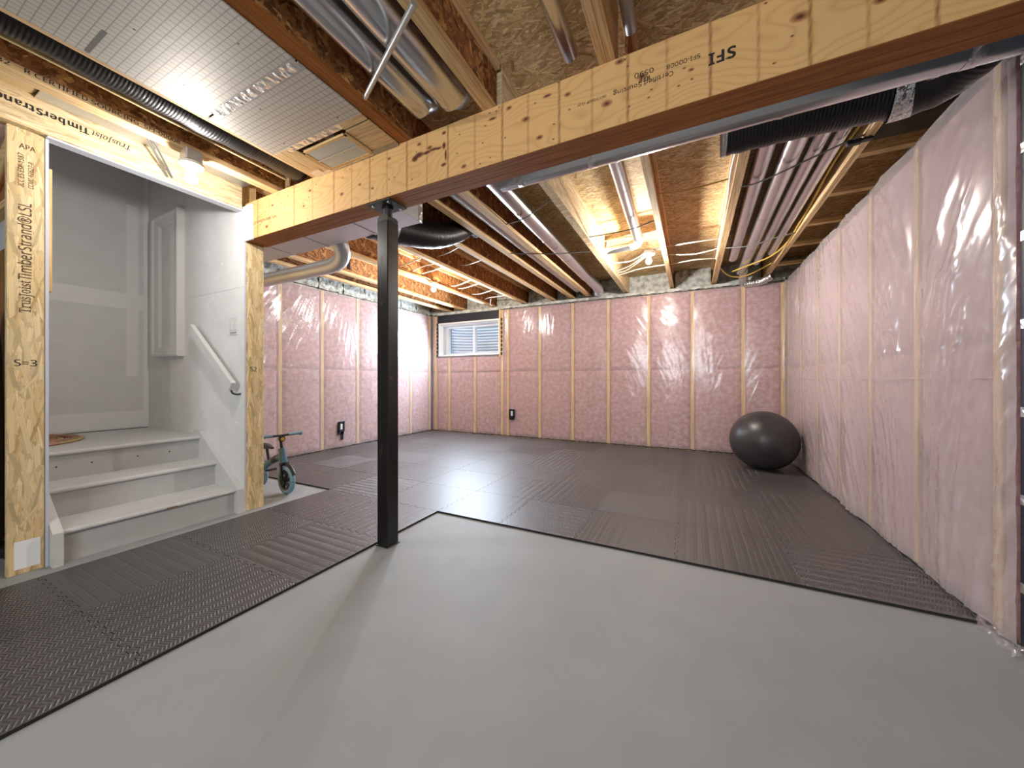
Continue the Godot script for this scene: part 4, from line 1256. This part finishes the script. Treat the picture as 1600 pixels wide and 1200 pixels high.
func stair() -> void:
	# ---- walls of the stair well
	var far := struct("wall_stair_far")    # right of the stair, at the end of the beam
	var zf := -1.705
	part("drywall_sheet", bx(Vector3(-5.25, 0.0, zf - 0.013), Vector3(-3.402, 1.915, zf)), mats.drywall, far)
	part("drywall_sheet", bx(Vector3(-5.25, 1.917, zf - 0.013), Vector3(-3.402, 2.30, zf)), mats.drywall, far)
	part("drywall_sheet", bx(Vector3(-5.25, 2.30, zf - 0.013), Vector3(-3.288, 2.597, zf)), mats.drywall, far)
	part("drywall_sheet", bx(Vector3(-5.25, 2.597, zf - 0.013), Vector3(-3.515, 4.4, zf)), mats.drywall, far)
	part("cut_edge", bx(Vector3(-3.402, 0.19, zf - 0.0132), Vector3(-3.399, 2.30, zf - 0.0003)), mats.gyp_edge, far)
	part("cut_edge", bx(Vector3(-3.288, 2.302, zf - 0.0132), Vector3(-3.285, 2.596, zf - 0.0003)), mats.gyp_edge, far)
	part("framing_core", bx(Vector3(-5.25, 0.0, -1.86), Vector3(-3.45, 2.30, -1.72)), mats.stud_y, far)
	part("framing_core", bx(Vector3(-5.25, 2.30, -1.86), Vector3(-3.52, 4.4, -1.72)), mats.stud_y, far)
	for q in [[-3.75, 2.16], [-3.55, 1.62], [-4.3, 1.25], [-4.0, 2.3], [-3.5, 2.42], [-3.9, 1.87], [-3.52, 0.75], [-4.1, 0.86]]:
		part("screw_patch", bx(Vector3(q[0] - 0.012, q[1] - 0.010, zf), Vector3(q[0] + 0.012, q[1] + 0.010, zf + 0.0006), 0.0003), mats.mud, far)
	var back := struct("wall_stair_back")
	part("drywall_sheet", bx(Vector3(-5.40, 0.0, -1.86), Vector3(-5.25, 1.95, -0.2)), mats.drywall, back)
	part("drywall_sheet", bx(Vector3(-5.40, 1.952, -1.86), Vector3(-5.25, 4.4, -0.2)), mats.drywall, back)
	# filled joints: thin raised bands of compound
	part("joint_compound", bx(Vector3(-5.25, 1.86, -1.705), Vector3(-5.2488, 2.02, -0.7)), mats.mud, back)
	part("joint_compound", bx(Vector3(-5.25, 1.16, -1.625), Vector3(-5.2486, 2.95, -1.535)), mats.mud, back)
	part("joint_compound", bx(Vector3(-5.25, 0.61, -1.705), Vector3(-5.2485, 3.4, -1.665)), mats.mud, back)
	part("joint_compound", bx(Vector3(-5.25, 0.63, -1.705), Vector3(-5.2484, 0.80, -0.7)), mats.mud, back)
	var near := struct("wall_stair_near")
	part("drywall_sheet", bx(Vector3(-5.25, 0.0, -0.682), Vector3(-3.465, 2.565, -0.668)), mats.drywall, near)
	part("drywall_sheet", bx(Vector3(-5.25, 2.565, -0.682), Vector3(-3.516, 4.4, -0.668)), mats.drywall, near)
	part("cut_edge", bx(Vector3(-3.467, 0.0, -0.6815), Vector3(-3.462, 2.575, -0.6685)), mats.gyp_edge, near)
	part("plywood_back", bx(Vector3(-6.2, 0.0, -0.667), Vector3(-3.502, 2.04, -0.652)), mats.plywood, near)
	part("membrane_strip", bx(Vector3(-6.2, 2.04, -0.667), Vector3(-3.516, 2.24, -0.650)), mats.vinyl, near)
	part("framing_back", bx(Vector3(-6.2, 2.24, -0.667), Vector3(-3.516, 4.4, -0.652)), mats.brown_x, near)
	part("cross_plate", bx(Vector3(-6.2, 2.24, -0.652), Vector3(-3.502, 2.29, -0.60)), mats.stud_x, near)
	var br := MB.new()
	br.tube([Vector3(-3.52, 2.56, -0.575), Vector3(-4.25, 2.30, -0.575)], 0.03, 4)
	part("brace", br, mats.stud_x, near)
	part("stair_shaft_top", bx(Vector3(-5.4, 4.4, -1.86), Vector3(-3.4, 4.55, -0.5)), mats.drywall, near)
	part("shaft_side", bx(Vector3(-3.51, SY + 0.2, -1.86), Vector3(-3.42, 4.4, -0.5)), mats.drywall, near)
	part("trim_strip", bx(Vector3(-3.515, 1.655, -0.697), Vector3(-3.475, 2.40, -0.682), 0.002), mats.stud_y, near)
	# ---- posts, header
	var t := thing("stud_post", "lettered strand lumber post at the near side of the stair", "post", Vector3(-3.48, 0, -0.60))
	part("board", bx(Vector3(-3.50, 0.0, -0.665), Vector3(-3.462, 2.576, -0.532), 0.002), mats.lsl_post, t)
	part("bare_patch", bx(Vector3(-3.4622, 0.03, -0.650), Vector3(-3.4612, 0.19, -0.557), 0.0004), mats.mud, t)
	var U := Vector3(0, 1, 0)
	lettering(t, "TimberStrand®LSL", 0.050, Vector3(-3.4612, 1.70, -0.620), U, Vector3(0, 0, 1), mats.ink_brown, "printed_text", 0.80)
	lettering(t, "TrusJoist", 0.042, Vector3(-3.4612, 1.51, -0.616), U, Vector3(0, 0, 1), mats.ink_brown, "printed_text", 0.80, "Droid Serif", 400, 0.0)
	lettering(t, "ICC ES ESR-1387", 0.022, Vector3(-3.4612, 2.24, -0.592), U, Vector3(0, 0, 1), mats.ink_brown, "printed_text", 0.9)
	lettering(t, "CCMC 12627-R", 0.020, Vector3(-3.4612, 2.24, -0.626), U, Vector3(0, 0, 1), mats.ink_brown, "printed_text", 0.9)
	lettering(t, "APA", 0.030, Vector3(-3.4612, 2.46, -0.575), Vector3(0, 0, -1), U, mats.ink_brown, "printed_text", 0.8)
	lettering(t, "S=3", 0.040, Vector3(-3.4612, 1.20, -0.555), Vector3(0, 0, -1), U, mats.ink, "handwritten_mark", 1.0)
	t = thing("stud_post", "plain strand lumber post under the left end of the beam", "post", Vector3(-3.42, 0, -1.79))
	part("board", bx(Vector3(-3.44, 0.0, -1.86), Vector3(-3.400, 2.297, -1.719), 0.002), mats.lsl_post, t)
	part("end_plate", bx(Vector3(-3.44, 2.297, -1.86), Vector3(-3.398, 2.309, -1.719), 0.001), mats.brown_z, t)
	lettering(t, "S2", 0.040, Vector3(-3.3992, 1.195, -1.750), Vector3(0, 0, -1), U, mats.ink, "handwritten_mark")
	t = thing("stair_header", "pale strand lumber header with upside down lettering above the stair", "beam", Vector3(-3.46, 2.577, -0.8))
	part("board", bx(Vector3(-3.51, 2.578, -1.700), Vector3(-3.420, SY - 0.002, 1.2), 0.002), mats.lsl_flat, t)
	part("drywall_lip", bx(Vector3(-3.50, 2.566, -1.704), Vector3(-3.428, 2.577, -0.67)), mats.gyp_edge, t)
	lettering(t, "TrusJoist", 0.034, Vector3(-3.4192, 2.715, -1.03), Vector3(0, 0, 1), Vector3(0, -1, 0), mats.ink, "printed_text", 0.95, "Droid Serif", 400, 0.25)
	lettering(t, "TimberStrand® LSL", 0.040, Vector3(-3.4192, 2.715, -0.835), Vector3(0, 0, 1), Vector3(0, -1, 0), mats.ink, "printed_text", 1.0, "Droid Sans", 700)
	# ---- the steps
	t = thing("staircase", "grey painted wooden stair of three steps up to a landing", "staircase", Vector3(-4.2, 0, -1.18))
	var ys := [0.205, 0.405, 0.612]
	var xs := [-3.42, -3.73, -4.02]
	var z0 := -1.655
	var z1 := -0.725
	for i in 3:
		var back_x: float = -3.76 if i == 0 else (-4.05 if i == 1 else -5.249)
		var m := MB.new()
		var pr := PackedVector2Array()
		var th := 0.030
		pr.append(Vector2(back_x, ys[i]))
		for k in 7:
			var a := PI / 2 - PI * k / 6.0
			pr.append(Vector2(xs[i] - th / 2 + cos(a) * th / 2, ys[i] - th / 2 + sin(a) * th / 2))
		pr.append(Vector2(back_x, ys[i] - th))
		m.prism(pr, (z0 if i < 2 else -1.7045), (z1 if i < 2 else -0.683))
		part("tread" if i < 2 else "landing", m, mats.stair_paint, t)
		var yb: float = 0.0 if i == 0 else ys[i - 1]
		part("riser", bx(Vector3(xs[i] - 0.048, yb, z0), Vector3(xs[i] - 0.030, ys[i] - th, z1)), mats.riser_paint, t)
	for q in [[-1.7045, -1.655], [-0.725, -0.683]]:
		var s := MB.new()
		s.prism(PackedVector2Array([Vector2(-3.395, 0.0), Vector2(-3.395, 0.20), Vector2(-4.04, 0.655), Vector2(-4.15, 0.655), Vector2(-4.15, 0.0)]), q[0], q[1])
		part("stringer", s, mats.stair_paint, t)
	for x in [-1.25, -1.45, -1.0, -0.83]:
		part("nail_head", tb([Vector3(-4.0505, 0.50, x), Vector3(-4.0495, 0.50, x)], 0.006, 8), mats.dark_steel, t)
	part("scuff", bx(Vector3(-3.423, 0.180, -1.27), Vector3(-3.4195, 0.186, -1.21)), mats.brown_z, t)
	part("back_gap", bx(Vector3(-5.2495, 0.612, -1.70), Vector3(-5.247, 0.618, -0.7)), mats.bead, t)
	# ---- what hangs on the walls
	t = thing("wall_panel_frame", "tall white moulded frame around a grey recess beside the handrail", "frame", Vector3(-4.67, 2.0, -1.69))
	var px0 := -5.02
	var px1 := -4.44
	var py0 := 1.355
	var py1 := 2.80
	for q in [[px0, py0, px0 + 0.11, py1, true], [px1 - 0.11, py0, px1, py1, true], [px0, py0, px1, py0 + 0.11, false], [px0, py1 - 0.11, px1, py1, false]]:
		var m := MB.new()
		# moulding: outer bead, cove, inner step, mitred at the corners
		var lo := Vector2(q[0], q[1])
		var hi := Vector2(q[2], q[3])
		var prof := [Vector2(0.0, 0.0), Vector2(0.0, 0.055), Vector2(0.012, 0.062), Vector2(0.030, 0.060), Vector2(0.040, 0.044), Vector2(0.080, 0.034), Vector2(0.095, 0.030), Vector2(0.110, 0.012), Vector2(0.110, 0.0)]
		for k in prof.size() - 1:
			var a: Vector2 = prof[k]
			var b: Vector2 = prof[k + 1]
			var P := func(d: float, h: float, e: int) -> Vector3:
				if q[4]:
					var x: float = lo.x + d if q[0] == px0 else hi.x - d
					return Vector3(x, (py0 + d) if e == 0 else (py1 - d), zf + 0.0005 + h)
				var y: float = lo.y + d if q[1] == py0 else hi.y - d
				return Vector3((px0 + d) if e == 0 else (px1 - d), y, zf + 0.0005 + h)
			var cen := Vector3((lo.x + hi.x) / 2, (lo.y + hi.y) / 2, zf + 0.01)
			var A: Vector3 = P.call(a.x, a.y, 0)
			var out := Vector3(0, 0, 1)
			if k == 0:
				out = (A - cen) * (Vector3(1, 0, 0) if q[4] else Vector3(0, 1, 0))
			elif k == prof.size() - 2:
				out = Vector3(1 if (q[4] and q[0] == px0) else (-1 if q[4] else 0), 0 if q[4] else (1 if q[1] == py0 else -1), 0)
			m.face([A, P.call(b.x, b.y, 0), P.call(b.x, b.y, 1), P.call(a.x, a.y, 1)], out)
		part("moulding", m, mats.white_paint, t)
	part("recess_panel", bx(Vector3(px0 + 0.10, py0 + 0.10, zf + 0.0005), Vector3(px1 - 0.10, py1 - 0.10, zf + 0.010)), mats.drywall, t)
	t = thing("handrail", "white sloping handrail on the wall beside the steps", "handrail", Vector3(-3.8, 1.3, -1.64))
	var h := MB.new()
	var d := (Vector3(-3.445, 1.062, -1.64) - Vector3(-4.155, 1.605, -1.64))
	var xf := Transform3D(Basis(d.normalized(), Vector3(0, 0, 1).cross(d.normalized()), Vector3(0, 0, 1)), Vector3(-4.155, 1.605, -1.64))
	h.box(Vector3(0, -0.045, -0.018), Vector3(d.length(), 0.045, 0.018), 0.006, xf)
	part("rail", h, mats.white_paint, t)
	for s in [0.10, 0.96]:
		var p: Vector3 = Vector3(-4.155, 1.605, -1.64) + d * s
		part("bracket", tb(smooth_path([p + Vector3(0, -0.04, 0.0), p + Vector3(0.01, -0.075, -0.01), p + Vector3(0.02, -0.085, -0.04), p + Vector3(0.02, -0.080, -0.064)], 4), 0.007, 10), mats.dark_steel, t)
	t = thing("light_switch", "white double light switch on the drywall above the handrail", "switch", Vector3(-3.555, 1.59, -1.70))
	part("plate", bx(Vector3(-3.625, 1.515, zf), Vector3(-3.495, 1.665, zf + 0.006), 0.002), mats.white_paint, t)
	for x in [-3.592, -3.530]:
		part("rocker", bx(Vector3(x - 0.018, 1.555, zf + 0.005), Vector3(x + 0.018, 1.635, zf + 0.010), 0.002), mats.white_paint, t)
	part("control_row", bx(Vector3(-3.61, 1.528, zf + 0.0055), Vector3(-3.51, 1.536, zf + 0.007)), mats.cable_grey, t)
	# woven rug on the landing: strands laid side by side
	t = thing("braided_rug", "round braided rug in tan, pink and brown on the landing", "rug", Vector3(-4.93, 0.612, -0.86))
	var cols := [Color(0.66, 0.52, 0.36), Color(0.74, 0.50, 0.42), Color(0.40, 0.30, 0.20), Color(0.78, 0.66, 0.48), Color(0.58, 0.56, 0.46), Color(0.80, 0.60, 0.50)]
	var ms := []
	for i in cols.size():
		ms.append(mat("yarn_%d" % i, cols[i], 0.95))
	var r := RandomNumberGenerator.new()
	r.seed = 15
	var cx := -4.86
	var cz := -0.72
	for ring in 11:
		var rad := 0.025 + ring * 0.038
		var segs := 2 + ring
		for s in segs:
			var a0 := TAU * s / segs
			var pts := []
			for k in 9:
				var a := a0 + TAU / segs * k / 8.0
				var z := cz + sin(a) * rad
				pts.append(Vector3(cx + cos(a) * rad * 1.15, 0.622, minf(z, 10.0)))
			if pts[4].z > -0.69 + 0.0 and pts[0].z > -0.69 and pts[8].z > -0.69:
				continue
			for k in 9:
				pts[k].z = minf(pts[k].z, -0.70)
			var m := MB.new()
			m.tube(pts, 0.019, 7, true, 0.55)
			part("braid", m, ms[r.randi() % ms.size()], t)

func things() -> void:
	outlet_box(Vector3(-5.125, 0.36, -3.99), Vector3(1, 0, 0), Vector3(0, 0, -1), 0.13, "dark blue electrical outlet box on the left pink wall")
	outlet_box(Vector3(-3.14, 0.47, -6.27), Vector3(0, 0, 1), Vector3(1, 0, 0), 0.02, "dark blue electrical outlet box on the pink window wall")
	# exercise ball, a little flat where it sits
	var t := thing("exercise_ball", "large black exercise ball in the corner of the pink walls", "ball", Vector3(0.81, 0.014, -5.45))
	var m := MB.new()
	var pr := []
	var R := 0.366
	for i in 41:
		var a := PI * i / 40.0
		var y := -cos(a) * R
		var x := sin(a) * R
		if y < -R * 0.955:
			y = -R * 0.955
		pr.append(Vector2(x * 1.01, y + R * 0.955 + 0.0005))
	m.lathe(pr, 56, Transform3D(Basis(Vector3(0, 0, 1), 0.0), Vector3(0.81, 0.014, -5.45)))
	part("shell", m, mats.black_rubber, t)
	var plug := MB.new()
	plug.tube([Vector3(0.81 + 0.363, 0.35, -5.40), Vector3(0.81 + 0.369, 0.35, -5.40)], 0.010, 12)
	part("valve_plug", plug, mats.mud, t)
	bike()
	# dark case and folded rods behind the near post
	t = thing("upright_bag", "tall dark soft case standing behind the lettered post", "bag", Vector3(-4.05, 0, -0.45))
	var b := MB.new()
	var prof := []
	for q in [[0.0, 0.0], [0.13, 0.0], [0.165, 0.05], [0.16, 0.6], [0.15, 1.2], [0.135, 1.45], [0.10, 1.55], [0.0, 1.585]]:
		prof.append(Vector2(q[0], q[1]))
	b.lathe(prof, 24, Transform3D(Basis(Vector3(1.2, 0, 0), Vector3(0, 1, 0), Vector3(0, 0, 0.9)), Vector3(-4.05, 0.06, -0.47)))
	part("shell", b, mats.bag, t)
	part("base", bx(Vector3(-4.24, 0.0, -0.62), Vector3(-3.86, 0.06, -0.30), 0.02), mats.black_rubber, t)
	part("strap", tb([Vector3(-3.862, 0.9, -0.50), Vector3(-3.862, 1.5, -0.52)], 0.012, 8), mats.bead, t)
	t = thing("folded_frame", "black folded metal rods leaning behind the lettered post", "frame", Vector3(-3.75, 0, -0.6))
	for q in [[-3.70, -0.615, 1.52], [-3.78, -0.60, 1.35], [-3.62, -0.625, 1.60]]:
		part("rod", tb([Vector3(q[0], 0.05, q[1] + 0.01), Vector3(q[0] - 0.02, q[2], q[1])], 0.010, 8), mats.bead, t)
	part("panel", bx(Vector3(-3.82, 0.10, -0.648), Vector3(-3.60, 0.95, -0.640)), mats.bead, t)
	part("foot", bx(Vector3(-3.83, 0.0, -0.648), Vector3(-3.58, 0.045, -0.575), 0.012), mats.black_rubber, t)
	# loose shreds of poly at the foot of the right wall
	t = thing("poly_scrap", "crumpled loose end of clear sheet at the corner of the mat", "plastic scrap", Vector3(1.18, 0, -2.42))
	var s := MB.new()
	s.grid(10, 6, func(fu: float, fv: float) -> Vector3:
		return Vector3(1.165 + fv * 0.035 + 0.008 * sin(fu * 17.0 + fv * 5.0), 0.004 + 0.03 * fv + 0.006 * sin(fu * 23.0), -2.46 + fu * 0.26), Vector3(-1, 1, 0))
	part("film", s, mats.poly, t)

func bike() -> void:
	# a child's balance bike: front wheel at the mat's edge, the rest runs behind the post
	var o := Vector3(-3.565, 0.0, -2.16)
	var fwd := Vector3(0.995, 0, 0.08).normalized()
	var t := thing("balance_bike", "small blue balance bike standing behind the strand lumber post", "bicycle", o)
	var side := Vector3.UP.cross(fwd).normalized()
	var W := func(a: float, y: float, s := 0.0) -> Vector3:
		return o + fwd * a + Vector3(0, y, 0) + side * s
	var wheel := func(a: float, steer: float) -> void:
		var wd := fwd.rotated(Vector3.UP, steer)
		var ws := Vector3.UP.cross(wd).normalized()
		var c: Vector3 = W.call(a, 0.137)
		var ty := MB.new()
		var ring := []
		for k in 41:
			var an := TAU * k / 40.0
			ring.append(c + wd * cos(an) * 0.114 + Vector3(0, sin(an) * 0.114, 0))
		ty.tube(ring, 0.023, 12, false)
		var wl := part("wheel", ty, mats.tyre_blue, t)
		var rim := MB.new()
		var xf := Transform3D(Basis(wd, ws, wd.cross(ws)), c)
		rim.lathe([Vector2(0.100, -0.016), Vector2(0.104, 0.0), Vector2(0.100, 0.016), Vector2(0.082, 0.014), Vector2(0.078, 0.0), Vector2(0.082, -0.014), Vector2(0.100, -0.016)], 32, xf)
		part("rim", rim, mats.bike_black, wl)
		for k in 5:
			var an := TAU * k / 5.0 + 0.3
			var dr := wd * cos(an) + Vector3(0, sin(an), 0)
			part("spoke", tb([c + dr * 0.015, c + dr * 0.082], [0.014, 0.019], 8), mats.bike_black, wl)
		part("hub", tb([c - ws * 0.035, c + ws * 0.035], 0.020, 16), mats.bike_black, wl)
		part("axle_cap", tb([c + ws * 0.035, c + ws * 0.042], 0.010, 10), mats.galv_dull, wl)
	wheel.call(0.0, 0.0)
	wheel.call(-0.52, 0.0)
	# fork and mudguard
	for s in [-0.036, 0.036]:
		part("fork_leg", tb(smooth_path([W.call(0.0, 0.137, s), W.call(-0.022, 0.22, s), W.call(-0.045, 0.295, s * 0.8)], 4), 0.011, 10), mats.bike_black, t)
	part("fork_crown", tb([W.call(-0.045, 0.29, -0.04), W.call(-0.045, 0.29, 0.04)], 0.018, 12), mats.bike_black, t)
	var g := []
	for k in 8:
		var an := lerpf(0.45, 1.9, k / 7.0)
		g.append(W.call(cos(an) * 0.155, 0.137 + sin(an) * 0.155))
	part("mudguard", tb(g, 0.016, 8), mats.bike_black, t)
	# frame
	part("head_tube", tb([W.call(-0.05, 0.30), W.call(-0.088, 0.44)], [0.036, 0.030], 16), mats.bike_blue, t)
	part("main_tube", tb(smooth_path([W.call(-0.075, 0.365), W.call(-0.18, 0.335), W.call(-0.28, 0.29), W.call(-0.38, 0.24), W.call(-0.52, 0.15)], 5), 0.032, 14), mats.bike_blue, t)
	part("frame_badge", tb([W.call(-0.15, 0.345), W.call(-0.24, 0.308)], 0.0335, 14, false), mats.box_blue, t)
	part("seat_tube", tb([W.call(-0.33, 0.265), W.call(-0.385, 0.42)], 0.014, 10), mats.bike_black, t)
	var sd := MB.new()
	sd.tube([W.call(-0.27, 0.425), W.call(-0.32, 0.428), W.call(-0.40, 0.43), W.call(-0.46, 0.44)], [0.018, 0.030, 0.055, 0.045], 14, true, 0.5)
	part("saddle", sd, mats.bike_black, t)
	part("foot_peg", tb([W.call(-0.30, 0.20, -0.05), W.call(-0.30, 0.20, 0.05)], 0.012, 10), mats.bike_black, t)
	# stem and bars
	part("stem", tb([W.call(-0.088, 0.44), W.call(-0.115, 0.545)], 0.014, 10), mats.bike_black, t)
	part("bar_plate", tb([W.call(-0.10, 0.535, 0.0), W.call(-0.075, 0.535, 0.0)], 0.028, 16), mats.bike_black, t)
	part("number_badge", tb([W.call(-0.075, 0.535, 0.0), W.call(-0.068, 0.535, 0.0)], 0.019, 6), mats.bike_yellow, t)
	var hb := part("handlebar", tb([W.call(-0.115, 0.57, -0.19), W.call(-0.112, 0.565, 0.0), W.call(-0.115, 0.57, 0.19)], 0.011, 12), mats.bike_black, t)
	for s in [-1.0, 1.0]:
		part("grip", tb([W.call(-0.114, 0.568, s * 0.075), W.call(-0.115, 0.57, s * 0.185), W.call(-0.115, 0.57, s * 0.19), W.call(-0.115, 0.57, s * 0.205)], [0.015, 0.016, 0.024, 0.022], 14), mats.tyre_blue, hb)
